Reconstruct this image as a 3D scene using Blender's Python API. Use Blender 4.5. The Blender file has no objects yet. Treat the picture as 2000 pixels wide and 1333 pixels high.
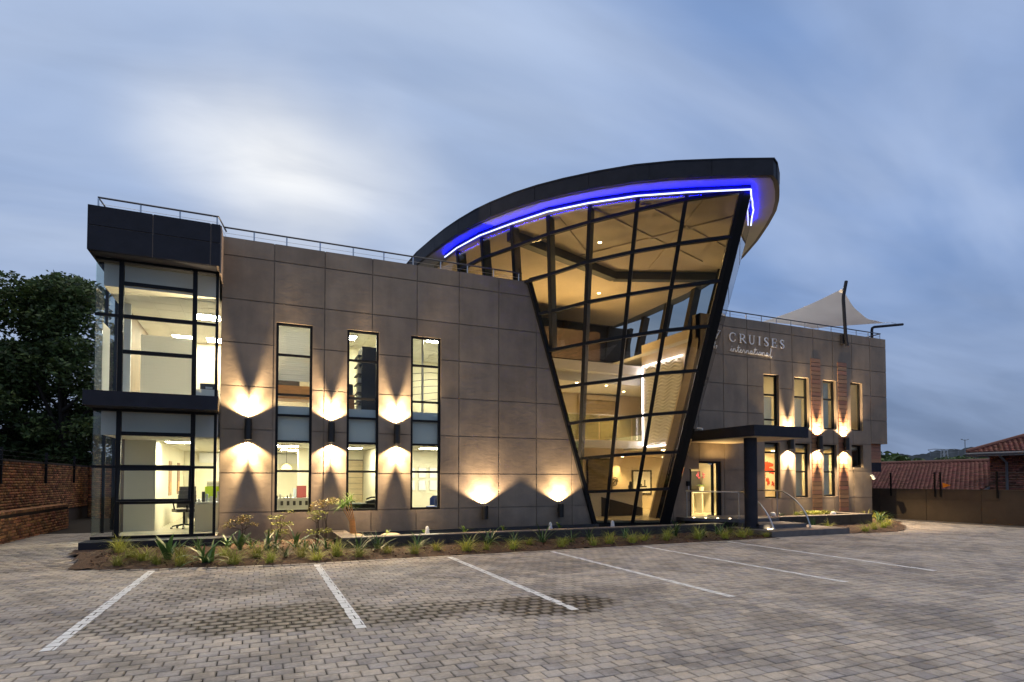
import bpy, math, random
import numpy as np
from mathutils import Vector, Matrix
random.seed(7); rng = np.random.default_rng(7)
S = bpy.context.scene
R = math.radians

# ------------------------------------------------------------------ camera
cam = bpy.data.objects.new('camera', bpy.data.cameras.new('camera'))
S.collection.objects.link(cam); S.camera = cam
cam.location = (0, 0, 1.6)
YAW, PITCH = R(23.572), R(1.7)
cam.rotation_euler = (math.pi/2 + PITCH, 0, -YAW)
cam.data.sensor_width = 36; cam.data.lens = 20.412
cam.data.shift_y = (904.34-666.5)/2000
cam.data.clip_end = 4000; cam.data.clip_start = .05

# ------------------------------------------------------------------ sky, sun, exposure
W = bpy.data.worlds.new('World'); S.world = W; W.use_nodes = True
def build_world():
    nt = W.node_tree; N = nt.nodes; L = nt.links; N.clear()
    def n(t, **k):
        x = N.new(t)
        for a, b in k.items(): setattr(x, a, b)
        return x
    def math_(op, a, b=None, clamp=False):
        m = n('ShaderNodeMath', operation=op, use_clamp=clamp)
        for i, v in enumerate((a, b)):
            if v is None: continue
            if isinstance(v, (int, float)): m.inputs[i].default_value = v
            else: L.new(v, m.inputs[i])
        return m.outputs[0]
    def mix(f, a, b, bt='MIX'):
        m = n('ShaderNodeMix', data_type='RGBA', blend_type=bt)
        for sck, v in ((m.inputs[0], f), (m.inputs[6], a), (m.inputs[7], b)):
            if isinstance(v, (int, float)): sck.default_value = v
            elif isinstance(v, tuple): sck.default_value = v + (1,)
            else: L.new(v, sck)
        return m.outputs[2]
    tc = n('ShaderNodeTexCoord'); d = tc.outputs['Generated']
    sky = n('ShaderNodeTexSky', sky_type='NISHITA', sun_disc=False)
    sky.sun_elevation = R(3); sky.sun_rotation = R(-4); sky.air_density = 1.2; sky.dust_density = 1.5; sky.ozone_density = 3
    bgA = n('ShaderNodeBackground'); L.new(sky.outputs[0], bgA.inputs[0]); bgA.inputs[1].default_value = .05
    sep = n('ShaderNodeSeparateXYZ'); L.new(d, sep.inputs[0])
    z = math_('MAXIMUM', sep.outputs[2], 0.0)
    # cloud sheet coordinates: direction spread over a flat layer, so streaks keep perspective
    inv = math_('DIVIDE', 1.0, math_('ADD', z, .22))
    vm = n('ShaderNodeVectorMath', operation='SCALE'); L.new(d, vm.inputs[0]); L.new(inv, vm.inputs[3])
    mp = n('ShaderNodeMapping'); L.new(vm.outputs[0], mp.inputs[0])
    mp.inputs['Rotation'].default_value = (0, 0, R(38)); mp.inputs['Scale'].default_value = (.55, 1.5, .3); mp.inputs['Location'].default_value = (3.1, 1.7, 0)
    no = n('ShaderNodeTexNoise'); L.new(mp.outputs[0], no.inputs['Vector'])
    no.inputs['Scale'].default_value = 1.15; no.inputs['Detail'].default_value = 4; no.inputs['Roughness'].default_value = .48; no.inputs['Distortion'].default_value = .7
    r1 = n('ShaderNodeMapRange', interpolation_type='SMOOTHSTEP'); L.new(no.outputs[0], r1.inputs[0])
    r1.inputs[1].default_value = .34; r1.inputs[2].default_value = .68
    # base: slate haze at the horizon, blue above
    hz = n('ShaderNodeMapRange', interpolation_type='SMOOTHSTEP'); L.new(z, hz.inputs[0]); hz.inputs[1].default_value = .0; hz.inputs[2].default_value = .36
    base = mix(hz.outputs[0], (.20, .275, .43), (.215, .345, .64))
    cloud = mix(math_('MULTIPLY', r1.outputs[0], math_('ADD', math_('MULTIPLY', hz.outputs[0], .65), .25)), base, (.45, .57, .83))
    # the sun behind the cloud: a broad pale glow round its direction
    n2 = n('ShaderNodeTexNoise'); L.new(d, n2.inputs['Vector']); n2.inputs['Scale'].default_value = 3.2; n2.inputs['Detail'].default_value = 3; n2.inputs['Roughness'].default_value = .5
    off = n('ShaderNodeVectorMath', operation='SUBTRACT'); L.new(n2.outputs['Color'], off.inputs[0]); off.inputs[1].default_value = (.5,.5,.5)
    osc = n('ShaderNodeVectorMath', operation='SCALE'); L.new(off.outputs[0], osc.inputs[0]); osc.inputs[3].default_value = .17
    oad = n('ShaderNodeVectorMath', operation='ADD'); L.new(d, oad.inputs[0]); L.new(osc.outputs[0], oad.inputs[1])
    onr = n('ShaderNodeVectorMath', operation='NORMALIZE'); L.new(oad.outputs[0], onr.inputs[0]); dw = onr.outputs[0]
    def glow(dirv, lo, hi):
        vd = n('ShaderNodeVectorMath', operation='DOT_PRODUCT'); L.new(dw, vd.inputs[0]); vd.inputs[1].default_value = dirv
        g = n('ShaderNodeMapRange', interpolation_type='SMOOTHERSTEP'); L.new(vd.outputs['Value'], g.inputs[0])
        g.inputs[1].default_value = lo; g.inputs[2].default_value = hi
        return g.outputs[0]
    D0 = Vector((.055, 1.048, .530)).normalized()
    g1 = glow(D0, .80, 1.0); 
    df = n('ShaderNodeVectorMath', operation='SUBTRACT'); L.new(dw, df.inputs[0]); df.inputs[1].default_value = D0
    dm = n('ShaderNodeVectorMath', operation='MULTIPLY'); L.new(df.outputs[0], dm.inputs[0]); dm.inputs[1].default_value = (1.0, 1.0, 1.75)
    dl = n('ShaderNodeVectorMath', operation='LENGTH'); L.new(dm.outputs[0], dl.inputs[0])
    ge = n('ShaderNodeMapRange', interpolation_type='SMOOTHERSTEP'); L.new(dl.outputs['Value'], ge.inputs[0]); ge.inputs[1].default_value = .30; ge.inputs[2].default_value = -.02
    g2 = ge.outputs[0]
    wob = math_('ADD', math_('MULTIPLY', no.outputs[0], 1.1), .42)
    c = mix(math_('MULTIPLY', math_('MULTIPLY', g1, math_('ADD', math_('MULTIPLY', no.outputs[0], 1.0), .30)), .58, True), cloud, (.62, .73, .92))
    n4 = n('ShaderNodeTexNoise'); L.new(mp.outputs[0], n4.inputs['Vector']); n4.inputs['Scale'].default_value = 3.4; n4.inputs['Detail'].default_value = 5; n4.inputs['Roughness'].default_value = .55; n4.inputs['Distortion'].default_value = .4
    fr4 = n('ShaderNodeMapRange', interpolation_type='SMOOTHSTEP'); L.new(n4.outputs[0], fr4.inputs[0]); fr4.inputs[1].default_value = .3; fr4.inputs[2].default_value = .72; fr4.inputs[3].default_value = .84; fr4.inputs[4].default_value = 1.12
    c = mix(math_('MULTIPLY', math_('MULTIPLY', math_('MULTIPLY', g2, wob), fr4.outputs[0]), .95, True), c, (1.0, 1.02, 1.05))
    shade = n('ShaderNodeMapRange', interpolation_type='SMOOTHSTEP'); L.new(n4.outputs[0], shade.inputs[0]); shade.inputs[1].default_value = .25; shade.inputs[2].default_value = .75; shade.inputs[3].default_value = .93; shade.inputs[4].default_value = 1.06
    cs = n('ShaderNodeVectorMath', operation='SCALE'); L.new(c, cs.inputs[0]); L.new(shade.outputs[0], cs.inputs[3]); c = cs.outputs[0]
    zn = n('ShaderNodeMapRange', interpolation_type='SMOOTHSTEP'); L.new(z, zn.inputs[0]); zn.inputs[1].default_value = .66; zn.inputs[2].default_value = 1.0
    c = mix(zn.outputs[0], c, (1.95, 1.74, 1.42))      # overcast: the cloud deck is brightest and greyest overhead
    bgB = n('ShaderNodeBackground'); L.new(c, bgB.inputs[0]); bgB.inputs[1].default_value = .80
    ms = n('ShaderNodeMixShader'); ms.inputs[0].default_value = .93
    L.new(bgA.outputs[0], ms.inputs[1]); L.new(bgB.outputs[0], ms.inputs[2])
    out = n('ShaderNodeOutputWorld'); L.new(ms.outputs[0], out.inputs[0])
build_world()
sun = bpy.data.objects.new('sun', bpy.data.lights.new('sun', 'SUN')); S.collection.objects.link(sun)
sun.data.energy = .12; sun.data.angle = R(35); sun.data.color = (1, .95, .88)
sun.rotation_euler = Vector((-.0285, -.8785, -.4769)).to_track_quat('-Z', 'Y').to_euler()
S.view_settings.view_transform = 'Standard'; S.view_settings.look = 'None'
S.view_settings.exposure = 0.25; S.view_settings.gamma = 1; S.view_settings.use_curve_mapping = False
try:
    S.cycles.use_denoising = True; S.cycles.denoiser = 'OPENIMAGEDENOISE'
    S.cycles.max_bounces = 10; S.cycles.transparent_max_bounces = 32; S.cycles.diffuse_bounces = 4
    S.cycles.glossy_bounces = 4; S.cycles.sample_clamp_indirect = 6; S.cycles.use_light_tree = True
    S.cycles.caustics_reflective = False; S.cycles.caustics_refractive = False
except Exception: pass

# ------------------------------------------------------------------ helpers
def wloc(o):
    v = Vector((0, 0, 0))
    while o is not None:
        v += o.location; o = o.parent
    return v
class MB:
    def __init__(s): s.v = []; s.f = []
    def add(s, vs, fs):
        b = len(s.v); s.v += [tuple(p) for p in vs]; s.f += [tuple(b+i for i in f) for f in fs]; return s
    def box(s, x0, x1, y0, y1, z0, z1):
        return s.add([(x0,y0,z0),(x1,y0,z0),(x1,y1,z0),(x0,y1,z0),(x0,y0,z1),(x1,y0,z1),(x1,y1,z1),(x0,y1,z1)],
            [(0,3,2,1),(4,5,6,7),(0,1,5,4),(1,2,6,5),(2,3,7,6),(3,0,4,7)])
    def quad(s, a, b, c, d): return s.add([a,b,c,d], [(0,1,2,3)])
    def prism(s, poly, axis, t0, t1):
        """poly of 2D points extruded along axis; axis 'y': points are (x,z); 'z': (x,y); 'x': (y,z)"""
        m = {'y': lambda p,t:(p[0],t,p[1]), 'z': lambda p,t:(p[0],p[1],t), 'x': lambda p,t:(t,p[0],p[1])}[axis]
        n = len(poly)
        return s.add([m(p,t0) for p in poly]+[m(p,t1) for p in poly],
            [tuple(range(n))[::-1], tuple(range(n,2*n))]+[(i,(i+1)%n,n+(i+1)%n,n+i) for i in range(n)])
    def tube(s, pts, r, n=10, cap=True):
        pts = [Vector(p) for p in pts]; rs = r if isinstance(r, (list, tuple)) else [r]*len(pts)
        b = len(s.v); up = None
        for i, p in enumerate(pts):
            t = (pts[min(i+1,len(pts)-1)]-pts[max(i-1,0)]).normalized()
            if up is None:
                up = Vector((0,0,1)) if abs(t.z) < .9 else Vector((1,0,0))
            a = t.cross(up).normalized(); c = a.cross(t).normalized(); up = c
            for k in range(n):
                an = 2*math.pi*k/n; s.v.append(tuple(p+(a*math.cos(an)+c*math.sin(an))*rs[i]))
        for i in range(len(pts)-1):
            for k in range(n):
                s.f.append((b+i*n+k, b+i*n+(k+1)%n, b+(i+1)*n+(k+1)%n, b+(i+1)*n+k))
        if cap:
            s.f.append(tuple(b+k for k in range(n))[::-1]); s.f.append(tuple(b+(len(pts)-1)*n+k for k in range(n)))
        return s
    def lathe(s, prof, c=(0,0,0), n=16):
        b = len(s.v)
        for r_, z_ in prof:
            for k in range(n):
                an = 2*math.pi*k/n; s.v.append((c[0]+r_*math.cos(an), c[1]+r_*math.sin(an), c[2]+z_))
        for i in range(len(prof)-1):
            for k in range(n): s.f.append((b+i*n+k, b+i*n+(k+1)%n, b+(i+1)*n+(k+1)%n, b+(i+1)*n+k))
        s.f.append(tuple(b+k for k in range(n))[::-1]); s.f.append(tuple(b+(len(prof)-1)*n+k for k in range(n)))
        return s
    def bar(s, p0, p1, w, d, side=None):
        """rectangular bar; side = direction of the depth d"""
        p0, p1 = Vector(p0), Vector(p1); t = (p1-p0).normalized()
        sd = Vector(side) if side is not None else Vector((0,1,0)); sd = (sd - t*sd.dot(t)).normalized()
        a = t.cross(sd).normalized()
        q = [(-w/2,0),(w/2,0),(w/2,d),(-w/2,d)]
        return s.add([p0+a*x+sd*y for x,y in q]+[p1+a*x+sd*y for x,y in q],
            [(0,3,2,1),(4,5,6,7),(0,1,5,4),(1,2,6,5),(2,3,7,6),(3,0,4,7)])
    def build(s, name, mat, parent=None, local=False, smooth=None):
        me = bpy.data.meshes.new(name)
        off = Vector((0,0,0)) if (local or parent is None) else wloc(parent)
        me.from_pydata([(x-off.x,y-off.y,z-off.z) for x,y,z in s.v], [], s.f)
        me.materials.append(mat)
        if smooth:
            me.polygons.foreach_set('use_smooth', [True]*len(me.polygons)); me.set_sharp_from_angle(angle=R(smooth))
        me.update()
        o = bpy.data.objects.new(name, me); S.collection.objects.link(o)
        if parent is not None: o.parent = parent
        return o
def np_mesh(name, v, quads, mat, parent=None, attr=None, uv=None, smooth=False):
    me = bpy.data.meshes.new(name); nv, nf = len(v), len(quads)
    me.vertices.add(nv); me.vertices.foreach_set('co', np.asarray(v, np.float32).ravel())
    me.loops.add(nf*4); me.loops.foreach_set('vertex_index', np.asarray(quads, np.int32).ravel())
    me.polygons.add(nf); me.polygons.foreach_set('loop_start', np.arange(nf, dtype=np.int32)*4)
    if smooth: me.polygons.foreach_set('use_smooth', np.ones(nf, bool))
    if attr is not None:
        a = me.attributes.new('tint', 'FLOAT', 'FACE'); a.data.foreach_set('value', np.asarray(attr, np.float32))
    if uv is not None:
        u = me.uv_layers.new(name='UVMap'); u.data.foreach_set('uv', np.asarray(uv, np.float32).ravel())
    me.materials.append(mat); me.update(calc_edges=True); me.validate()
    o = bpy.data.objects.new(name, me); S.collection.objects.link(o)
    if parent is not None: o.parent = parent
    return o
def tag(o, label=None, cat=None, group=None, kind=None):
    if label: o['label'] = label
    if cat: o['category'] = cat
    if group: o['group'] = group
    if kind: o['kind'] = kind
    return o
def thing(name, label, cat, loc=(0,0,0), group=None):
    o = bpy.data.objects.new(name, None); S.collection.objects.link(o); o.location = loc; o.empty_display_size = .2
    return tag(o, label, cat, group)
def link_copy(o, parent=None):
    c = o.copy(); S.collection.objects.link(c)
    if parent is not None: c.parent = parent
    return c
def copy_tree(o, parent=None):
    c = link_copy(o, parent)
    for ch in list(o.children): copy_tree(ch, c)
    return c

# ------------------------------------------------------------------ materials
def mat(name, col, rough=.6, metal=0, var=.0, vscale=4, bump=0, bscale=30, col2=None, spec=.5, stretch=(1,1,1), rvar=0, tint=None, tintamt=.3, transl=0):
    m = bpy.data.materials.new(name); m.use_nodes = True; nt = m.node_tree; N = nt.nodes; L = nt.links
    b = N['Principled BSDF']; b.inputs['Roughness'].default_value = rough; b.inputs['Metallic'].default_value = metal
    b.inputs['Base Color'].default_value = tuple(col)+(1,); b.inputs['Specular IOR Level'].default_value = spec
    tc = N.new('ShaderNodeTexCoord'); mp = N.new('ShaderNodeMapping'); geo = N.new('ShaderNodeNewGeometry')
    L.new(geo.outputs['Position'], mp.inputs[0]); mp.inputs['Scale'].default_value = stretch
    last = None
    if var or col2:
        no = N.new('ShaderNodeTexNoise'); L.new(mp.outputs[0], no.inputs['Vector']); no.inputs['Scale'].default_value = vscale
        no.inputs['Detail'].default_value = 6; no.inputs['Roughness'].default_value = .62
        rp = N.new('ShaderNodeMapRange'); L.new(no.outputs[0], rp.inputs[0]); rp.inputs[1].default_value = .3; rp.inputs[2].default_value = .7
        mx = N.new('ShaderNodeMix'); mx.data_type = 'RGBA'; L.new(rp.outputs[0], mx.inputs[0])
        c2 = col2 if col2 else tuple(c*(1+var) for c in col); c1 = col if col2 else tuple(c*(1-var) for c in col)
        mx.inputs[6].default_value = tuple(c1)+(1,); mx.inputs[7].default_value = tuple(c2)+(1,); last = mx.outputs[2]
        if rvar:
            rr = N.new('ShaderNodeMapRange'); L.new(no.outputs[0], rr.inputs[0]); rr.inputs[3].default_value = rough-rvar; rr.inputs[4].default_value = rough+rvar
            L.new(rr.outputs[0], b.inputs['Roughness'])
    if tint:
        if tint == 'attr':
            at = N.new('ShaderNodeAttribute'); at.attribute_name = 'tint'; src = at.outputs['Fac']
        else:
            at = N.new('ShaderNodeObjectInfo'); src = at.outputs['Random']
        rg = N.new('ShaderNodeMapRange'); L.new(src, rg.inputs[0]); rg.inputs[3].default_value = 1-tintamt; rg.inputs[4].default_value = 1+tintamt
        hs = N.new('ShaderNodeHueSaturation'); L.new(rg.outputs[0], hs.inputs['Value'])
        r2 = N.new('ShaderNodeMapRange'); wn = N.new('ShaderNodeTexWhiteNoise'); wn.noise_dimensions = '1D'; L.new(src, wn.inputs['W'])
        L.new(wn.outputs['Value'], r2.inputs[0]); r2.inputs[3].default_value = .485; r2.inputs[4].default_value = .515
        L.new(r2.outputs[0], hs.inputs['Hue'])
        if last: L.new(last, hs.inputs['Color'])
        else: hs.inputs['Color'].default_value = tuple(col)+(1,)
        last = hs.outputs[0]
    if last: L.new(last, b.inputs['Base Color'])
    if bump:
        nb = N.new('ShaderNodeTexNoise'); L.new(mp.outputs[0], nb.inputs['Vector']); nb.inputs['Scale'].default_value = bscale; nb.inputs['Detail'].default_value = 5
        bp = N.new('ShaderNodeBump'); bp.inputs['Strength'].default_value = bump; bp.inputs['Distance'].default_value = .02
        L.new(nb.outputs[0], bp.inputs['Height']); L.new(bp.outputs[0], b.inputs['Normal'])
    if transl:
        b.inputs['Transmission Weight'].default_value = 0
        tr = N.new('ShaderNodeBsdfTranslucent'); ms = N.new('ShaderNodeMixShader'); ms.inputs[0].default_value = transl
        if last: L.new(last, tr.inputs[0])
        else: tr.inputs[0].default_value = tuple(col)+(1,)
        L.new(b.outputs[0], ms.inputs[1]); L.new(tr.outputs[0], ms.inputs[2]); L.new(ms.outputs[0], N['Material Output'].inputs[0])
    return m
def emis(name, col, st):
    m = bpy.data.materials.new(name); m.use_nodes = True; N = m.node_tree.nodes; L = m.node_tree.links
    N.remove(N['Principled BSDF']); e = N.new('ShaderNodeEmission'); e.inputs[0].default_value = tuple(col)+(1,); e.inputs[1].default_value = st
    L.new(e.outputs[0], N['Material Output'].inputs[0]); return m
def glass(name, tint, ior=1.5, refl=1.0, wave=.0):
    m = bpy.data.materials.new(name); m.use_nodes = True; N = m.node_tree.nodes; L = m.node_tree.links
    N.remove(N['Principled BSDF']); t = N.new('ShaderNodeBsdfTransparent'); t.inputs[0].default_value = tuple(tint)+(1,)
    g = N.new('ShaderNodeBsdfGlossy'); g.inputs['Roughness'].default_value = 0.0; g.inputs[0].default_value = (refl,)*3+(1,)
    fr = N.new('ShaderNodeFresnel'); fr.inputs[0].default_value = ior
    ms = N.new('ShaderNodeMixShader'); L.new(t.outputs[0], ms.inputs[1]); L.new(g.outputs[0], ms.inputs[2])
    gb = N.new('ShaderNodeNewGeometry'); fm = N.new('ShaderNodeMath'); fm.operation = 'SUBTRACT'; fm.inputs[0].default_value = 1.0; L.new(gb.outputs['Backfacing'], fm.inputs[1])
    fx = N.new('ShaderNodeMath'); fx.operation = 'MULTIPLY'; L.new(fr.outputs[0], fx.inputs[0]); L.new(fm.outputs[0], fx.inputs[1]); L.new(fx.outputs[0], ms.inputs[0])
    if wave:
        geo = N.new('ShaderNodeNewGeometry'); no = N.new('ShaderNodeTexNoise'); L.new(geo.outputs['Position'], no.inputs['Vector']); no.inputs['Scale'].default_value = 1.1
        bp = N.new('ShaderNodeBump'); bp.inputs['Strength'].default_value = wave; bp.inputs['Distance'].default_value = .02; L.new(no.outputs[0], bp.inputs['Height']); L.new(bp.outputs[0], g.inputs['Normal'])
    L.new(ms.outputs[0], N['Material Output'].inputs[0]); return m

M = {}
def plaster_mat():
    m = mat('brown_plaster', (.205,.160,.118), .62, bump=.0, col2=(.29,.230,.170), vscale=1.6, rvar=.06, spec=.4)
    nt = m.node_tree; N = nt.nodes; L = nt.links; b = N['Principled BSDF']
    geo = N.new('ShaderNodeNewGeometry'); mp = N.new('ShaderNodeMapping'); L.new(geo.outputs['Position'], mp.inputs[0]); mp.inputs['Scale'].default_value = (1, 1, 1.5)
    n1 = N.new('ShaderNodeTexNoise'); L.new(mp.outputs[0], n1.inputs['Vector']); n1.inputs['Scale'].default_value = 3.2; n1.inputs['Detail'].default_value = 8; n1.inputs['Roughness'].default_value = .62; n1.inputs['Distortion'].default_value = .6
    # rain streaks under the parapet and splash dirt at the foot
    m2 = N.new('ShaderNodeMapping'); L.new(geo.outputs['Position'], m2.inputs[0]); m2.inputs['Scale'].default_value = (2.6, 2.6, .22)
    n3 = N.new('ShaderNodeTexNoise'); L.new(m2.outputs[0], n3.inputs['Vector']); n3.inputs['Scale'].default_value = 1.5; n3.inputs['Detail'].default_value = 5
    sr = N.new('ShaderNodeMapRange'); L.new(n3.outputs[0], sr.inputs[0]); sr.inputs[1].default_value = .38; sr.inputs[2].default_value = .66; sr.inputs[3].default_value = .93; sr.inputs[4].default_value = 1.05
    sz = N.new('ShaderNodeSeparateXYZ'); L.new(geo.outputs['Position'], sz.inputs[0])
    dz = N.new('ShaderNodeMath'); dz.operation = 'ADD'; L.new(sz.outputs[2], dz.inputs[0]); dn = N.new('ShaderNodeMath'); dn.operation = 'MULTIPLY'; L.new(n1.outputs[0], dn.inputs[0]); dn.inputs[1].default_value = -.5; L.new(dn.outputs[0], dz.inputs[1])
    dr = N.new('ShaderNodeMapRange'); L.new(dz.outputs[0], dr.inputs[0]); dr.inputs[1].default_value = -.15; dr.inputs[2].default_value = .45; dr.inputs[3].default_value = .70; dr.inputs[4].default_value = 1
    mm0 = N.new('ShaderNodeMath'); mm0.operation = 'MULTIPLY'; L.new(sr.outputs[0], mm0.inputs[0]); L.new(dr.outputs[0], mm0.inputs[1])
    oi = N.new('ShaderNodeObjectInfo'); orr = N.new('ShaderNodeMapRange'); L.new(oi.outputs['Random'], orr.inputs[0]); orr.inputs[3].default_value = .90; orr.inputs[4].default_value = 1.07
    mm = N.new('ShaderNodeMath'); mm.operation = 'MULTIPLY'; L.new(mm0.outputs[0], mm.inputs[0]); L.new(orr.outputs[0], mm.inputs[1])
    src = b.inputs['Base Color'].links[0].from_socket; hv = N.new('ShaderNodeHueSaturation'); L.new(src, hv.inputs['Color']); L.new(mm.outputs[0], hv.inputs['Value']); L.new(hv.outputs[0], b.inputs['Base Color'])
    bp = N.new('ShaderNodeBump'); bp.inputs['Strength'].default_value = .21; bp.inputs['Distance'].default_value = .03
    L.new(n1.outputs[0], bp.inputs['Height']); L.new(bp.outputs[0], b.inputs['Normal'])
    return m
M['plaster'] = plaster_mat()
M['charcoal'] = mat('charcoal_plaster', (.018,.019,.027), .62, spec=.25, var=.22, vscale=3, bump=.15, bscale=14)
M['tanjoint'] = mat('tan_plaster', (.24,.19,.16), .7, var=.1)
M['black'] = mat('black_aluminium', (.006,.006,.0065), .5, var=.2, vscale=6, spec=.22)
M['fin'] = mat('grey_steel_fin', (.06,.063,.066), .45, var=.15, vscale=2)
M['lampblack'] = mat('black_lamp_body', (.006,.006,.006), .45)
M['steel'] = mat('brushed_steel', (.55,.54,.52), .28, 1, var=.08, vscale=30, stretch=(1,1,8))
M['darksteel'] = mat('dark_rail_steel', (.11,.11,.12), .35, .8)
M['white'] = mat('white_paint', (.78,.77,.73), .6, var=.03, vscale=2)
M['cream'] = mat('cream_wall', (.66,.62,.48), .7, var=.03, vscale=1.2)
M['beige'] = mat('beige_wall', (.62,.52,.38), .7, var=.04, vscale=1.2)
M['ceil'] = mat('ceiling_board', (.74,.72,.64), .8, var=.03, vscale=3)
M['soffit'] = mat('soffit_board', (.115,.12,.13), .6, var=.08, vscale=2)
M['atrceil'] = mat('beige_ceiling', (.60,.50,.37), .65, var=.07, vscale=1.2)
M['floor'] = mat('pale_floor_tile', (.52,.47,.36), .25, var=.08, vscale=2)
M['greyboard'] = mat('grey_spandrel_board', (.62,.61,.58), .6, var=.04, vscale=1)
M['frost'] = mat('frosted_film', (.55,.60,.66), .5, var=.03, transl=.3)
M['blind'] = mat('white_blind', (.90,.89,.85), .7, transl=.5)
M['timber'] = mat('timber_slat', (.235,.115,.062), .55, col2=(.34,.185,.105), vscale=3, stretch=(1.2,6,14), bump=.2, bscale=9, tint='obj', tintamt=.22)
M['orangewood'] = mat('orange_wood', (.52,.25,.07), .45, var=.2, vscale=4, stretch=(1,1,7))
M['slatwood'] = mat('pale_slat_board', (.42,.33,.20), .5, var=.12, vscale=4, stretch=(1,1,6))
M['deskdark'] = mat('dark_grey_panel', (.045,.04,.036), .5, var=.1)
M['slate'] = mat('slate_tile', (.022,.021,.022), .35, col2=(.045,.042,.042), vscale=5, rvar=.1, bump=.1, bscale=20)
M['slaterim'] = mat('slate_coping', (.10,.085,.078), .5, col2=(.15,.13,.12), vscale=6)
M['step'] = mat('step_concrete', (.085,.082,.085), .55, col2=(.13,.125,.125), vscale=5, bump=.12, bscale=40)
M['glass'] = glass('clear_window_glass', (.93,.96,.94), 1.42, 1, .03)
M['glassA'] = glass('tinted_atrium_glass', (.74,.735,.69), 1.58, 1, .06)
M['glassG'] = glass('greenish_balustrade_glass', (.88,.95,.91), 1.45)
M['paint'] = mat('worn_white_paint', (.83,.82,.80), .6, var=.10, vscale=7, bump=.1, bscale=60)
M['soil'] = mat('bark_soil', (.040,.024,.016), .95, col2=(.115,.066,.040), vscale=16, bump=.8, bscale=45)
M['chip'] = mat('bark_chip', (.115,.06,.033), .9, tint='attr', tintamt=.6)
M['water'] = mat('pond_water', (.015,.02,.022), .06, spec=.6, bump=.25, bscale=9)
M['foam'] = mat('white_water_foam', (.85,.86,.86), .5, bump=.4, bscale=60, transl=.35)
M['tuft'] = mat('yellow_green_grass', (.25,.29,.045), .6, tint='obj', tintamt=.42, col2=(.40,.42,.08), vscale=9, transl=.3)
M['strap'] = mat('dark_green_leaf', (.045,.11,.032), .42, tint='obj', tintamt=.35, col2=(.06,.13,.035), vscale=6, transl=.2)
M['brightleaf'] = mat('bright_green_leaf', (.10,.22,.03), .5, tint='obj', tintamt=.25, col2=(.20,.32,.05), vscale=8, transl=.3)
M['nand'] = mat('nandina_leaf', (.16,.17,.05), .5, tint='attr', tintamt=.4, col2=(.24,.16,.06), vscale=7, transl=.25)
M['nand2'] = mat('yellow_green_shrub_leaf', (.22,.26,.05), .5, tint='attr', tintamt=.4, col2=(.30,.30,.08), vscale=7, transl=.25)
M['stem'] = mat('brown_stem', (.06,.04,.025), .8)
M['treeleaf'] = mat('dark_tree_leaf', (.050,.082,.024), .6, tint='attr', tintamt=.6, col2=(.10,.145,.04), vscale=.5, transl=.2)
M['bark'] = mat('tree_bark', (.035,.026,.02), .9, bump=.6, bscale=14)
M['brick'] = mat('face_brick', (.40,.165,.065), .8, tint='attr', tintamt=.55, col2=(.55,.26,.11), vscale=2.6, bump=.4, bscale=40)
M['brickdark'] = mat('dark_red_brick', (.16,.055,.035), .8, tint='attr', tintamt=.6, col2=(.24,.10,.07), vscale=3, bump=.4, bscale=40)
M['mortar'] = mat('mortar', (.10,.075,.055), .95, var=.2, vscale=12)
M['wallplaster'] = mat('brown_boundary_plaster', (.050,.034,.022), .85, col2=(.085,.060,.038), vscale=1.1, bump=.3, bscale=10)
M['rooftile'] = mat('red_roof_tile', (.185,.070,.055), .7, tint='attr', tintamt=.3, col2=(.27,.11,.085), vscale=2)
M['fascia'] = mat('grey_fascia', (.19,.20,.22), .5); M['galv'] = mat('galvanised_steel', (.42,.44,.46), .6)
M['sail'] = mat('shade_cloth', (.86,.84,.83), .85, var=.03, vscale=1.5, transl=.5)
M['letter'] = mat('brushed_letter_metal', (.90,.90,.92), .4)
M['darkbrown'] = mat('dark_brown_cladding', (.035,.022,.018), .5, var=.25, vscale=2, stretch=(1,1,5))
M['led'] = emis('blue_led', (.0008,.0035,1.0), 260); M['ledcore'] = emis('blue_white_led_core', (.62,.68,1.0), 2.2)
M['ledw'] = emis('cool_white_led', (.95,.87,1.0), 26)
M['tube'] = emis('fluorescent_diffuser', (1,.92,.70), 112)
M['tubeB'] = emis('warm_panel_diffuser', (1,.78,.40), 300)
M['warmbulb'] = emis('warm_lamp_lens', (1,.72,.38), 60)
M['warmpendant'] = emis('orange_pendant', (1,.55,.18), 5)
M['lens'] = emis('step_light_lens', (1,.75,.42), 22)

# ------------------------------------------------------------------ setting: ground and paving
def gz(x, y):
    t = np.clip((np.asarray(y)-12.6)/2.6, 0, 1); s = np.clip((-2.4-np.asarray(x))/1.0, 0, 1)
    return .17*t*s
g = MB()
xs = list(np.linspace(-12, 40, 53)); ys = list(np.linspace(-4, 34, 39))
for j in range(len(ys)):
    for i in range(len(xs)): g.v.append((xs[i], ys[j], float(gz(xs[i], ys[j]))-.016))
for j in range(len(ys)-1):
    for i in range(len(xs)-1):
        a = j*len(xs)+i; g.f.append((a, a+1, a+len(xs)+1, a+len(xs)))
paving = g.build('paving', mat('joint_sand', (.028,.022,.016), .95, var=.3, vscale=30)); tag(paving, kind='structure')
bg = MB(); bg.quad((-2500,-60,-.6),(2500,-60,-.6),(2500,3500,-.6),(-2500,3500,-.6))
tag(bg.build('ground', mat('far_ground', (.06,.065,.04), .95, var=.4, vscale=.02)), kind='structure')

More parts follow.
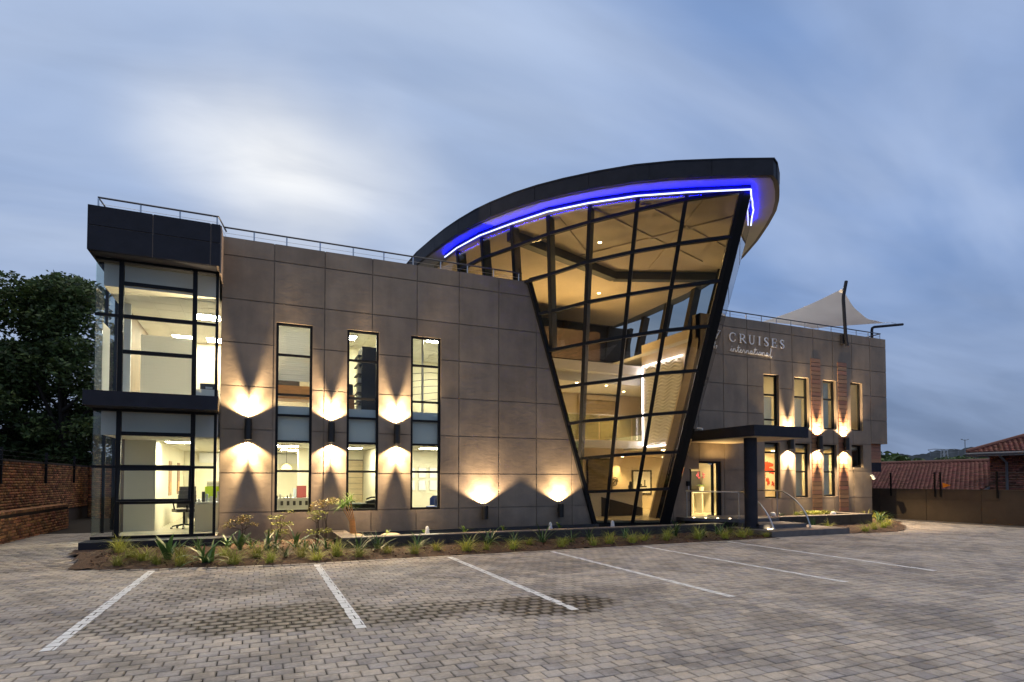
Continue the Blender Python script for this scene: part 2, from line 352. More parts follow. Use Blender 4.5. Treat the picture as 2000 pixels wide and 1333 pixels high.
def paver_mat(name, src):
    m = bpy.data.materials.new(name); m.use_nodes = True; nt = m.node_tree; N = nt.nodes; L = nt.links; b = N['Principled BSDF']
    def n(t): return N.new(t)
    def rng_(s, a, b2, c, d, smooth=False):
        r_ = n('ShaderNodeMapRange'); L.new(s, r_.inputs[0])
        if smooth: r_.interpolation_type = 'SMOOTHSTEP'
        for i, v in zip((1,2,3,4), (a,b2,c,d)): r_.inputs[i].default_value = v
        return r_.outputs[0]
    def mul(a, b2, op='MULTIPLY'):
        x = n('ShaderNodeMath'); x.operation = op
        for i, v in enumerate((a,b2)):
            if isinstance(v, (int,float)): x.inputs[i].default_value = v
            else: L.new(v, x.inputs[i])
        return x.outputs[0]
    geo = n('ShaderNodeNewGeometry'); P_ = geo.outputs['Position']
    def noise(sc, det=4, ro=.55):
        t = n('ShaderNodeTexNoise'); L.new(P_, t.inputs['Vector']); t.inputs['Scale'].default_value = sc; t.inputs['Detail'].default_value = det; t.inputs['Roughness'].default_value = ro; return t.outputs[0]
    if src == 'attr':
        a = n('ShaderNodeAttribute'); a.attribute_name = 'tint'; rnd = a.outputs['Fac']
    else:
        a = n('ShaderNodeObjectInfo'); rnd = a.outputs['Random']
    cr = n('ShaderNodeValToRGB'); L.new(rnd, cr.inputs[0]); e = cr.color_ramp.elements
    e[0].position = 0; e[0].color = (.39,.345,.31,1); e[1].position = 1; e[1].color = (.60,.51,.415,1)
    for p, c in ((.12,(.425,.385,.358,1)), (.3,(.51,.438,.358,1)), (.55,(.49,.435,.385,1)), (.8,(.545,.467,.38,1))):
        x = cr.color_ramp.elements.new(p); x.color = c
    big = rng_(noise(.55,4), .3, .7, .76, 1.14); fine = rng_(noise(26,6,.7), .25, .75, .74, 1.2); med = rng_(noise(5,4), .3, .7, .90, 1.08)
    dirt = rng_(mul(noise(1.35,6,.68), mul(noise(.32,2), .35, 'MULTIPLY'), 'ADD'), .62, .78, 1, .66, True)
    v = mul(mul(mul(big, fine), med), dirt)
    # wet stains: joints and paver rims stay dark where water sits
    uv = n('ShaderNodeUVMap'); su = n('ShaderNodeSeparateXYZ'); L.new(uv.outputs[0], su.inputs[0])
    du = mul(mul(mul(su.outputs[0], .5, 'SUBTRACT'), 0, 'ADD'), 2.0); du = mul(du, du); dv = mul(mul(su.outputs[1], .5, 'SUBTRACT'), 2.0); dv = mul(dv, dv)
    edge = mul(mul(du, du), mul(dv, dv), 'MAXIMUM')
    sp = n('ShaderNodeSeparateXYZ'); L.new(P_, sp.inputs[0])
    nz = rng_(noise(1.6,5,.6), .2, .8, -.9, .9)
    mask = None
    for cx, cy, rx, ry, k in ((.3,7.35,1.15,.75,1),(3.45,6.65,.85,.62,1.15),(1.9,6.95,1.2,.5,.75),(-1.0,7.6,.9,.5,.5),(-.6,9.3,1.0,.5,.35)):
        ex = mul(mul(sp.outputs[0], cx, 'SUBTRACT'), 1/rx); ey = mul(mul(sp.outputs[1], cy, 'SUBTRACT'), 1/ry)
        r2 = mul(mul(mul(ex,ex), mul(ey,ey), 'ADD'), nz, 'ADD')
        mk = mul(rng_(r2, .25, 1.45, 1, 0, True), k*1.3)
        mask = mk if mask is None else mul(mask, mk, 'MAXIMUM')
    rim = rng_(mul(edge, rng_(noise(9,3), .3,.7,.75,1.5)), .06, .62, .30, 1, True)
    wet = mul(mask, rim); wetc = n('ShaderNodeClamp'); L.new(wet, wetc.inputs[0])
    rimd = rng_(edge, .45, 1.0, 1.0, .70)
    v = mul(v, rimd)
    mx = n('ShaderNodeMix'); mx.data_type = 'RGBA'; mx.blend_type = 'MULTIPLY'; mx.inputs[0].default_value = 1
    L.new(cr.outputs[0], mx.inputs[6]); cc = n('ShaderNodeCombineColor'); [L.new(v, cc.inputs[i]) for i in range(3)]; L.new(cc.outputs[0], mx.inputs[7])
    m2 = n('ShaderNodeMix'); m2.data_type = 'RGBA'; L.new(wetc.outputs[0], m2.inputs[0]); L.new(mx.outputs[2], m2.inputs[6]); m2.inputs[7].default_value = (.05,.038,.024,1)
    L.new(m2.outputs[2], b.inputs['Base Color'])
    L.new(rng_(wetc.outputs[0], 0, 1, .74, .5), b.inputs['Roughness']); b.inputs['Specular IOR Level'].default_value = .4
    bp = n('ShaderNodeBump'); bp.inputs['Strength'].default_value = .45; bp.inputs['Distance'].default_value = .006; L.new(noise(55,6,.7), bp.inputs['Height']); L.new(bp.outputs[0], b.inputs['Normal'])
    return m
M['paverS'] = paver_mat('paver_concrete', 'attr'); M['paverO'] = paver_mat('paver_concrete_single', 'obj')

BED = [(-2.8,12.65),(-1.6,12.25),(-.2,11.98),(1.2,11.86),(13.1,11.86),(13.1,15.4),(-.86,15.4),(-.86,14.5),(-3.3,14.5),(-3.3,14.3),(-2.95,14.0)]
BEDX, BEDF = [-2.8,-1.6,-.2,1.2,13.1], [12.65,12.25,11.98,11.86,11.86]
BEDR = [(16.25,11.98),(17.3,11.75),(18.6,11.95),(20.1,12.8),(21.6,14.1),(22.35,15.4),(16.25,15.4)]
def inpoly(px, py, poly):
    r_ = np.zeros(len(px), bool); n = len(poly)
    for i in range(n):
        x0,y0 = poly[i]; x1,y1 = poly[(i+1)%n]
        c = ((y0 > py) != (y1 > py)) & (px < (x1-x0)*(py-y0)/((y1-y0) if y1 != y0 else 1e-9)+x0)
        r_ ^= c
    return r_
def build_pavers():
    L_, W_ = .172, .157; gap = .0065
    rows = np.arange(int(1.2/W_), int(19/W_)); C = []
    for j in rows:
        off = (.5*(j % 2))*L_ + rng.normal(0, .006)
        xs = np.arange(-9, 29, L_)+off
        C.append(np.stack([xs, np.full(len(xs), (j+.5)*W_)+rng.normal(0,.0012,len(xs)), np.zeros(len(xs))], 1))
    C = np.concatenate(C); C[:,0] += rng.normal(0,.0018,len(C))
    x, y = C[:,0], C[:,1]
    keep = np.ones(len(C), bool)
    dep = x*math.sin(YAW)+y*math.cos(YAW); lat = x*math.cos(YAW)-y*math.sin(YAW)
    keep &= (dep > 3.4) & (np.abs(lat) < dep*1.08+1.2)
    keep &= ~((y > np.interp(x, BEDX, BEDF)-.26) & (x > -2.74) & (x < 13.1) & (y < np.interp(x, BEDX, BEDF)+.3)); keep &= ~((x > -.9) & (y > 11.7) & (x < 13.1) & (y < 15.5))
    keep &= ~inpoly(x, y, BED) & ~inpoly(x, y, BEDR)
    keep &= ~((x > 13.0) & (x < 16.3) & (y > 11.9))
    keep &= ~((x > -3.4) & (y > 14.4) & (x < 23)) & (x > -5.25) & (x < 23.95)
    C = C[keep]
    # soldier course along the planted bed
    sx = np.arange(-2.8, 13.05, .157)
    Sd = np.stack([sx, np.interp(sx, BEDX, BEDF)-.095, np.ones(len(sx))], 1)
    C = np.concatenate([C, Sd]); x, y = C[:,0], C[:,1]; n = len(C)
    hx = np.where(C[:,2] > .5, W_/2-gap/2, L_/2-gap/2); hy = np.where(C[:,2] > .5, L_/2-gap/2, W_/2-gap/2)
    zz = gz(x, y)+rng.normal(0,.0011,n); tx, ty = rng.normal(0,.008,n), rng.normal(0,.010,n); ro = rng.normal(0,.008,n)
    ch = .005
    def ring(ix, iy, dz):
        o = []
        for sx_, sy_ in ((-1,-1),(1,-1),(1,1),(-1,1)):
            lx, ly = sx_*(hx-ix), sy_*(hy-iy)
            rx, ry = lx-ro*ly, ly+ro*lx
            o.append(np.stack([x+rx, y+ry, zz+dz+tx*lx+ty*ly], 1))
        return np.stack(o, 1)
    V = np.concatenate([ring(ch,ch,0), ring(0,0,-.0045), ring(0,0,-.02)], 1)   # n,12,3
    fq = np.array([(0,1,2,3)]+[(4+i,4+(i+1)%4,(i+1)%4,i) for i in range(4)]+[(8+i,8+(i+1)%4,4+(i+1)%4,4+i) for i in range(4)])
    dep = x*math.sin(YAW)+y*math.cos(YAW); lat = x*math.cos(YAW)-y*math.sin(YAW)
    inview = (dep > 4.55) & (np.abs(lat) < dep*.88)
    size = np.where(inview, 1/dep**3, 0); order = np.argsort(-size); top = order[:300]; restm = np.ones(n, bool); restm[top] = False
    Vr = V[restm]; k = len(Vr)
    F = (np.arange(k)[:,None,None]*12+fq[None]).reshape(-1,4)
    tint = np.repeat(rng.random(k), 9)
    uvt = np.array([(0,0),(1,0),(1,1),(0,1)], float); uvf = np.zeros((9,4,2)); uvf[0] = .03+.94*uvt
    for i in range(4):
        a, b2 = uvt[i], uvt[(i+1)%4]; uvf[1+i] = [a,b2,b2,a]; uvf[5+i] = [a,b2,b2,a]
    o = np_mesh('paver_field', Vr.reshape(-1,3), F, M['paverS'], paving, tint, np.tile(uvf[None], (k,1,1,1)).reshape(-1,2)); tag(o, kind='stuff')
    hx0, hy0 = L_/2-gap/2, W_/2-gap/2
    def r0(i, dz): return [(sx_*(hx0-i), sy_*(hy0-i), dz) for sx_, sy_ in ((-1,-1),(1,-1),(1,1),(-1,1))]
    me = np_mesh('paver', np.array(r0(ch,0)+r0(0,-.0045)+r0(0,-.02)), fq, M['paverO'], paving, None, uvf.reshape(-1,2))
    for q, i in enumerate(top):
        p = me if q == 0 else link_copy(me)
        p.parent = paving; p.location = (x[i], y[i], zz[i]); p.rotation_euler = (ty[i], -tx[i], ro[i])
    # painted bay lines: one thin film per paver, so joints stay open under the paint
    lines = [((-1.70,12.0),(-1.80,6.75),'wide worn white bay line nearest the brick wall'),((1.03,11.85),(1.04,6.45),'second white bay line, ending at the wet patch'),
             ((3.66,11.72),(3.6,6.25),'third white bay line crossing the dark wet patch'),((6.04,11.57),(5.98,6.15),'fourth white bay line'),
             ((8.54,11.6),(8.46,6.25),'fifth white bay line below the glass atrium'),((11.2,11.75),(10.95,6.4),'white bay line nearest the entrance steps')]
    for (xa,ya),(xb,yb),lab in lines:
        mb = MB(); nearm = np.abs(x-(xa+xb)/2) < .5
        for i in np.where(nearm & (C[:,2] < .5) & (y < ya) & (y > yb))[0]:
            t = (y[i]-yb)/(ya-yb); cx = xb+(xa-xb)*t; w = .058+rng.normal(0,.002)
            x0, x1 = max(x[i]-hx[i]+.003, cx-w), min(x[i]+hx[i]-.003, cx+w)
            if x1-x0 < .008: continue
            y0, y1 = y[i]-hy[i]+.0035, y[i]+hy[i]-.0035
            f = lambda a, b2: zz[i]+tx[i]*(a-x[i])+ty[i]*(b2-y[i])+.0022
            mb.quad((x0,y0,f(x0,y0)),(x1,y0,f(x1,y0)),(x1,y1,f(x1,y1)),(x0,y1,f(x0,y1)))
        o = mb.build('parking_line', M['paint'], paving); o['label'] = lab
build_pavers()

# planted beds
def soil_sheet(name, poly, z0, z1f):
    x0,x1 = min(p[0] for p in poly), max(p[0] for p in poly); y0,y1 = min(p[1] for p in poly), max(p[1] for p in poly)
    st = .11; gx = np.arange(x0, x1+st, st); gy = np.arange(y0, y1+st, st); X_, Y_ = np.meshgrid(gx, gy)
    cx, cy = (X_[:-1,:-1]+st/2).ravel(), (Y_[:-1,:-1]+st/2).ravel(); k = inpoly(cx, cy, poly)
    for ax_, ay_ in ((.08,0),(-.08,0),(0,.08),(0,-.05)): k |= inpoly(cx+ax_, cy+ay_, poly)
    Zz = z1f(X_, Y_)+rng.normal(0,.012,X_.shape)
    v = np.stack([X_.ravel(), Y_.ravel(), Zz.ravel()], 1); w = len(gx)
    ii = np.arange((len(gy)-1)*(len(gx)-1)); a = (ii//(w-1))*w+ii % (w-1)
    return tag(np_mesh(name, v, np.stack([a,a+1,a+w+1,a+w],1)[k], M['soil'], smooth=True), kind='structure')
bedz = lambda X_, Y_: .0+.11*np.clip((Y_-np.interp(X_, BEDX, BEDF))/1.6,0,1)+.06*np.clip((-X_+.2)/2.5,0,1)*np.clip((Y_-12)/2,0,1)
soil_sheet('planting_bed', [(-2.95,12.62)]+BED[1:-3]+[(-3.42,14.5),(-3.42,14.1),(-3.1,13.7)], 0, bedz)
soil_sheet('planting_bed', BEDR, 0, lambda X_, Y_: .01+.09*np.clip((Y_-12.2)/1.6,0,1))
def chips():
    n = 11000; x = rng.uniform(-2.9, 13.0, n); y = rng.uniform(11.88, 15.3, n); k = inpoly(x,y,BED) & ~((x > 1.6) & (y > 13.2))
    x2 = rng.uniform(16.3, 22, 900); y2 = rng.uniform(11.8,15,900); k2 = inpoly(x2,y2,BEDR) & ~((x2 < 19.9) & (y2 > 13.5))
    x = np.r_[x[k],x2[k2]]; y = np.r_[y[k],y2[k2]]; z = np.where(x < 14, bedz(x,y), .01+.09*np.clip((y-12.2)/1.6,0,1))+.012; n = len(x)
    an = rng.uniform(0,6.28,n); l = rng.uniform(.012,.05,n); w = rng.uniform(.006,.018,n); tl = rng.normal(0,.5,n)
    dx, dy = np.cos(an)*l, np.sin(an)*l; ex, ey = -np.sin(an)*w, np.cos(an)*w; dz = tl*l*.5
    v = np.stack([np.stack([x-dx-ex,y-dy-ey,z-dz],1),np.stack([x+dx-ex,y+dy-ey,z+dz],1),np.stack([x+dx+ex,y+dy+ey,z+dz],1),np.stack([x-dx+ex,y-dy+ey,z-dz],1)],1).reshape(-1,3)
    tag(np_mesh('bark_mulch', v, np.arange(4*n).reshape(-1,4), M['chip'], None, rng.random(n)), 'brown bark mulch scattered over the planting beds', 'mulch', kind='stuff')
chips()

# ------------------------------------------------------------------ the office building
YF = 15.4
bld = thing('office_building', 'brown plastered two-storey office building with a leaning glass atrium under a curved charcoal roof', 'office building', (10.0, 15.4, 0))
def part(mb, name, m, parent=None, label=None, smooth=None):
    o = mb.build(name, M[m] if isinstance(m, str) else m, parent or bld, smooth=smooth)
    if label: o['label'] = label
    return o
LX = lambda z: 9.555-.3057*z           # left edge of the atrium opening on the facade
RX = lambda z: 11.77+.302*z            # right edge
def grid_panel(mb, x0, x1, z0, z1, ops, ya, yb):
    xs = sorted({x0, x1} | {v for o in ops for v in o[:2] if x0 < v < x1}); zs = sorted({z0, z1} | {v for o in ops for v in o[2:] if z0 < v < z1})
    def kept(i, j):
        if not (0 <= i < len(xs)-1 and 0 <= j < len(zs)-1): return False
        cx, cz = (xs[i]+xs[i+1])/2, (zs[j]+zs[j+1])/2
        return not any(o[0] < cx < o[1] and o[2] < cz < o[3] for o in ops)
    any_ = False
    for i in range(len(xs)-1):
        for j in range(len(zs)-1):
            if not kept(i, j): continue
            any_ = True; a, b, c, d = xs[i], xs[i+1], zs[j], zs[j+1]
            mb.quad((a,ya,c),(b,ya,c),(b,ya,d),(a,ya,d)); mb.quad((b,yb,c),(a,yb,c),(a,yb,d),(b,yb,d))
            if not kept(i-1,j): mb.quad((a,yb,c),(a,ya,c),(a,ya,d),(a,yb,d))
            if not kept(i+1,j): mb.quad((b,ya,c),(b,yb,c),(b,yb,d),(b,ya,d))
            if not kept(i,j-1): mb.quad((a,yb,c),(b,yb,c),(b,ya,c),(a,ya,c))
            if not kept(i,j+1): mb.quad((a,ya,d),(b,ya,d),(b,yb,d),(a,yb,d))
    return any_
def clip_poly(poly, f):      # keep f(x,z) >= 0, f linear
    o = []
    for i in range(len(poly)):
        p, q = poly[i], poly[(i+1) % len(poly)]; a, b = f(*p), f(*q)
        if a >= 0: o.append(p)
        if (a > 0) != (b > 0) and a != b:
            t = a/(a-b); o.append((p[0]+(q[0]-p[0])*t, p[1]+(q[1]-p[1])*t))
    return o
WA = [(.36,1.215,.80,5.51),(2.065,2.88,.80,5.51),(3.74,4.575,.80,5.51)]
WBu = [(16.57,17.32,3.53,5.42),(18.09,18.86,3.53,5.42),(19.60,20.32,3.53,5.41),(21.13,21.81,3.53,5.42)]
WBl = [(16.58,17.33,.94,2.96),(18.10,18.85,.95,2.96),(19.57,20.31,.98,2.95),(21.14,21.80,2.09,2.97)]
DOOR = (13.19,14.56,.38,2.24)
TIM = [(18.955,19.465,.42,6.19),(20.41,20.915,.40,6.15)]
J = .0125
def facade(xl, zl, ops, clip):
    for i in range(len(xl)-1):
        for j in range(len(zl)-1):
            x0, x1, z0, z1 = xl[i]+J, xl[i+1]-J, zl[j]+J, zl[j+1]-(J if j < len(zl)-2 else 0)
            if j == 0: z0 = zl[0]
            mb = MB(); poly = [(x0,z0),(x1,z0),(x1,z1),(x0,z1)]
            if clip and min(clip(*p) for p in poly) < 0:
                poly = clip_poly(poly, clip)
                if len(poly) < 3: continue
                mb.prism(poly, 'y', YF, YF+.022)
            else:
                xs = sorted({x0, x1} | {v for o in ops for v in o[:2] if x0 < v < x1})
                # a column of the cell that is wholly open splits it into separate pieces
                runs, cur = [], []
                for a, b in zip(xs[:-1], xs[1:]):
                    gone = any(o[0] < (a+b)/2 < o[1] and o[2] <= z0 and o[3] >= z1 for o in ops)
                    if gone:
                        if cur: runs.append(cur); cur = []
                    else: cur.append((a, b))
                if cur: runs.append(cur)
                for r_ in runs:
                    m2 = MB()
                    if r_[-1][1]-r_[0][0] > .03 and grid_panel(m2, r_[0][0], r_[-1][1], z0, z1, ops, YF, YF+.022): part(m2, 'wall_panel', 'plaster')
                continue
            part(mb, 'wall_panel', 'plaster')
facade([-.86,.30,1.5,2.7,3.9,5.1,6.3,7.5,8.7,9.6], [.02,.82,1.77,2.82,3.87,4.92,5.97,7.02,7.455], WA, lambda x,z: LX(z)-.05-x)
facade([11.3,12.5,13.6,14.7,15.8,16.9,18.0,19.1,20.15,21.23,22.29], [.02,.92,1.95,3.0,3.97,4.94,5.95,6.95,7.30], WBu+WBl+[DOOR]+TIM, lambda x,z: x-RX(z)-.05)
facade([22.29,23.27], [3.05,3.97,4.94,5.95,6.95,7.30], [], None)
# wall body behind the panels
mb = MB(); grid_panel(mb, -.86, 7.15, .0, 7.45, WA, YF+.021, YF+.25); mb.prism([(7.15,0),(LX(0),0),(LX(7.45),7.45),(7.15,7.45)], 'y', YF+.0212, YF+.42)
part(mb, 'wall', 'plaster')
mb = MB(); grid_panel(mb, 13.72, 22.285, .0, 7.295, WBu+WBl+[(13.72,14.56,.38,2.24)], YF+.021, YF+.25)
mb.prism([(RX(0),0),(13.19,0),(13.19,RX(0) and (13.19-11.77)/.302),(13.18,(13.18-11.77)/.302)], 'y', YF+.0212, YF+.42)
mb.prism([(13.19,0),(13.72,0),(13.72,.38),(13.19,.38)], 'y', YF+.0212, YF+.25)
mb.prism([(13.19,2.24),(13.72,2.24),(13.72,7.295),(RX(7.295),7.295),(13.19,(13.19-11.77)/.302)], 'y', YF+.0212, YF+.42)
mb.box(22.286, 23.265, YF+.021, 24, 3.05, 7.295)
part(mb, 'wall', 'plaster')
# splayed reveals of the atrium opening
mb = MB(); mb.prism([(LX(0),0),(LX(7.4),7.4),(LX(7.4)-.35,7.4),(LX(0)-.35,0)], 'y', YF+.43, YF+.62); part(mb, 'reveal', 'fin')
mb = MB(); mb.prism([(RX(.36),.36),(RX(.36)+.3,.36),(RX(7.2)+.3,7.2),(RX(7.2),7.2)], 'y', YF+.43, YF+.50); part(mb, 'reveal', 'beige')
# window frames
def window(x0, x1, z0, z1, trans, yo, spandrel=None, blind=None):
    y0, y1 = YF+yo, YF+yo+.07; w = .06; mb = MB()
    mb.box(x0,x0+w,y0,y1,z0,z1).box(x1-w,x1,y0,y1,z0,z1).box(x0+w,x1-w,y0,y1,z0,z0+w).box(x0+w,x1-w,y0,y1,z1-w,z1)
    fr = part(mb, 'window', 'black')
    tr = [z0+w/2]+trans+[z1-w/2]
    for z in trans: part(MB().box(x0+w,x1-w,y0+.002,y1-.002,z-.028,z+.028), 'transom', 'black', fr)
    for a, b in zip(tr[:-1], tr[1:]): part(MB().box(x0+w-.004,x1-w+.004,y0+.03,y0+.038,a+.026,b-.026), 'pane', 'glass', fr)
    # the pale lip of the reveal
    if spandrel:
        a, b = spandrel
        part(MB().box(x0+.03,x1-.03,y1+.05,y1+.07,a,b), 'spandrel_board', 'greyboard', fr)
        part(MB().box(x0+w,x1-w,y1+.004,y1+.010,b+.03,b+.24), 'frosted_strip', 'frost', fr)
    return fr
for x0,x1,z0,z1 in WA: window(x0,x1,z0,z1,[1.82,2.56,3.21,3.725,4.715], .028, (2.56,3.21))
for i,(x0,x1,z0,z1) in enumerate(WBu): window(x0,x1,z0,z1,[[3.79,4.69],[4.70],[4.69],[]][i], .11)
for i,(x0,x1,z0,z1) in enumerate(WBl): window(x0,x1,z0,z1,[1.91,2.60] if i < 3 else [], .11)
# timber cladding strips: one board per piece
def strip(x0, x1, z0, z1):
    part(MB().box(x0,x1,YF+.012,YF+.02,z0,z1), 'cladding_backing', 'deskdark')
    base = None; h = .16; n = int((z1-z0)/h)
    for k in range(n):
        zz = z0+k*(z1-z0)/n
        if base is None:
            base = part(MB().box(x0+.004,x1-.004,YF-.016,YF+.011,z0+.008,z0+(z1-z0)/n-.010), 'timber_slat', 'timber'); base0 = base.location.copy()
        else:
            c = link_copy(base); c.parent = bld; c.location = base0+Vector((random.uniform(-.002,.002), random.uniform(-.003,.003), zz-z0))
for t_ in TIM: strip(*t_)
# right end: timber-clad bay under the overhang
part(MB().box(22.32,23.10,15.56,17.2,1.93,2.30), 'bay_base', 'charcoal')
part(MB().box(22.33,23.085,15.59,17.2,2.30,3.045), 'bay_core', 'deskdark')
b0 = None
for k in range(5):
    zz = 2.304+k*.149
    if b0 is None: b0 = part(MB().box(22.325,23.10,15.565,15.589,2.304,2.446), 'timber_slat', 'timber'); l0 = b0.location.copy()
    else:
        c = link_copy(b0); c.parent = bld; c.location = l0+Vector((0,0,zz-2.304))
# bodies, slabs, end walls
part(MB().box(-3.28,-3.05,17.0,24,0,6.6).box(-3.05,7.0,23.8,24,0,6.6), 'end_wall', 'plaster')
part(MB().box(22.04,22.28,15.66,24,0,6.6).box(14.2,22.04,23.8,24,0,6.6), 'end_wall', 'plaster')
part(MB().box(-3.25,-.88,15.02,15.66,.02,.325).box(-3.05,8.45,15.66,23.8,.02,.325), 'floor_slab', 'floor')
part(MB().box(8.45,16.4,15.83,23.8,.02,.36).box(16.4,22.0,15.66,23.8,.02,.36), 'floor_slab', 'floor')
part(MB().box(-3.2,8.0,15.66,23.8,2.64,3.44).box(-3.2,-.9,15.36,15.655,2.64,3.44), 'floor_slab', 'greyboard')
part(MB().box(-3.2,-.905,15.33,15.355,2.60,3.5), 'bulkhead', 'greyboard'); part(MB().box(-3.2,-.905,15.33,15.355,5.92,6.46), 'bulkhead', 'greyboard')
part(MB().box(-3.2,-.905,15.36,15.66,2.61,2.635).box(-3.2,8.0,15.66,23.8,2.61,2.635), 'ceiling', 'ceil'); part(MB().box(-3.2,-.905,15.36,15.66,5.92,5.95).box(-3.2,7.1,15.66,23.8,5.92,5.95), 'ceiling', 'ceil')
part(MB().box(14.2,22.0,15.66,23.8,2.80,3.42), 'floor_slab', 'greyboard'); part(MB().box(13.3,22.0,15.84,20.2,2.76,2.795), 'ceiling', 'ceil'); part(MB().box(14.2,22.0,15.66,18.95,5.95,6.0), 'ceiling', 'ceil')
part(MB().box(-3.25,-.9,15.02,15.66,6.50,6.62).box(-3.25,7.0,15.66,24,6.50,6.62), 'flat_roof', 'greyboard'); part(MB().box(13.9,22.28,15.66,24,6.50,6.62), 'flat_roof', 'greyboard')
for zc, x1 in ((2.61, 8.0), (5.92, 7.0)):
    ct_ = MB(); q = x1 and -3.0
    for i in range(18):
        for j in range(12):
            xa, ya = -3.0+.6*i, 15.70+.6*j
            if xa+.6 < x1: ct_.box(xa+.012,xa+.588,ya+.012,ya+.588,zc-.012,zc-.001)
    tag(part(ct_, 'ceiling_tile_field', 'ceil'), kind='stuff')
# partitions of the left wing
pw = MB()
pw.box(-2.42,-2.40+.02,17.0,23.0,.325,2.61).box(-3.05,-2.425,17.0,17.1,.325,2.61)
pw.box(-2.38,1.66,23.0,23.1,.325,2.61)
pw.box(1.62,1.72,15.70,22.99,.325,2.61).box(3.30,3.40,15.70,22.0,.325,2.61).box(8.35,8.43,15.84,22.9,.325,2.61)
pw.box(1.725,3.295,20.4,20.5,.325,2.61).box(3.405,8.345,19.2,19.3,.325,2.61)
part(MB().box(-3.05,1.495,20.58,20.599,3.44,5.90), 'wall_lining', 'beige')
pw.box(-3.05,1.50,20.6,20.7,3.44,5.92).box(1.50,1.60,15.70,20.7,3.44,5.92).box(3.30,3.40,15.70,20.7,3.44,5.92).box(1.605,3.295,19.2,19.3,3.44,5.92).box(3.405,7.0,20.6,20.7,3.44,5.92).box(7.0,7.1,15.84,20.7,3.44,5.92)
part(pw, 'partition_wall', 'cream')
pw = MB()
pw.box(14.2,22.0,18.85,18.95,3.42,5.95).box(19.05,19.13,15.70,18.845,3.42,5.95).box(14.12,14.195,15.84,18.95,3.42,5.95)
pw.box(17.9,22.0,17.5,17.6,.36,2.76).box(19.45,19.53,15.7,17.495,.36,2.76).box(20.7,20.8,15.7,17.495,.36,2.76).box(12.95,17.8,20.2,20.3,.36,2.76).box(17.805,17.9,17.5,20.3,.36,2.76)
part(pw, 'partition_wall', 'beige')

# ---- glazed bay at the left end
GY = 15.0
part(MB().box(-3.35,-.55,14.4,15.0,-.02,.315).box(-3.33,-.87,15.002,15.4,.0,.30), 'plinth', 'charcoal')
mb = MB(); mb.box(-3.29,-.90,GY,GY+.07,.32,.38).box(-.96,-.90,GY+.001,GY+.069,.381,3.15).box(-3.29,-.90,GY,GY+.07,3.10,3.151).box(-.96,-.90,GY+.001,GY+.069,3.53,6.42).box(-3.29,-.90,GY,GY+.07,3.47,3.53).box(-3.29,-.90,GY,GY+.07,6.40,6.45)
bay = part(mb, 'bay_window', 'black')
for z0,z1,zt in ((.38,3.10,(1.11,1.89,2.62)),(3.53,6.40,(4.42,5.20,5.93))):
    for x in (-2.81,-1.385): part(MB().box(x-.045,x+.045,GY-.01,GY+.08,z0,z1), 'mullion', 'black', bay)
    part(MB().box(-3.29,-2.847,GY+.002,GY+.068,zt[1]-.03,zt[1]+.03), 'transom', 'black', bay)
    part(MB().box(-1.349,-.961,GY+.002,GY+.068,zt[1]-.03,zt[1]+.03), 'transom', 'black', bay)
    for z in zt: part(MB().box(-2.774,-1.421,GY+.002,GY+.068,z-.042,z+.042), 'transom', 'black', bay)
    for xa,xb,zs_ in ((-3.285,-2.85,(z0,zt[1],z1)),(-1.35,-.96,(z0,zt[1],z1)),(-2.775,-1.42,(z0,)+zt+(z1,))):
        for a,b in zip(zs_[:-1],zs_[1:]):
            if abs(a-1.11) < .01: continue
            part(MB().box(xa,xb,GY+.030,GY+.038,a+.02,b-.02), 'pane', 'glass', bay)
    # side glass, left
    for ya,yb in ((GY+.07,15.98),(16.02,16.98)):
        part(MB().box(-3.288,-3.28,ya,yb,z0,z1), 'pane', 'glass', bay)
    part(MB().box(-3.30,-3.24,15.98,16.02,z0,z1), 'mullion', 'black', bay); part(MB().box(-3.30,-3.24,16.94,16.999,z0,z1), 'mullion', 'black', bay)
# top-hung sash pushed open
ang = R(11)
def sash_pt(x, dz, dy): return (x, GY-.02-math.sin(ang)*dz+dy*math.cos(ang)*0-dy, 1.86-math.cos(ang)*dz)
sh = MB(); H_ = .74
def sbox(x0,x1,d0,d1,t0,t1):
    p = []
    for d in (d0,d1):
        for t in (t0,t1):
            for x in (x0,x1):
                p.append((x, GY-.005-math.sin(ang)*d-math.cos(ang)*t, 1.855-math.cos(ang)*d+math.sin(ang)*t))
    return p, [(0,1,3,2),(4,6,7,5),(0,4,5,1),(2,3,7,6),(0,2,6,4),(1,5,7,3)]
for a in ((-2.80,-1.395,0,.05,0,.045),(-2.80,-1.395,H_-.05,H_,0,.045),(-2.80,-2.75,.05,H_-.05,0,.045),(-1.445,-1.395,.05,H_-.05,0,.045)): sh.add(*sbox(*a))
sash = part(sh, 'open_sash', 'black', bay); part(MB().add(*sbox(-2.752,-1.443,.048,H_-.048,.018,.026)), 'sash_pane', 'glass', bay)
part(MB().box(-3.345,-.85,14.45,14.998,3.155,3.468), 'canopy_slab', 'charcoal')
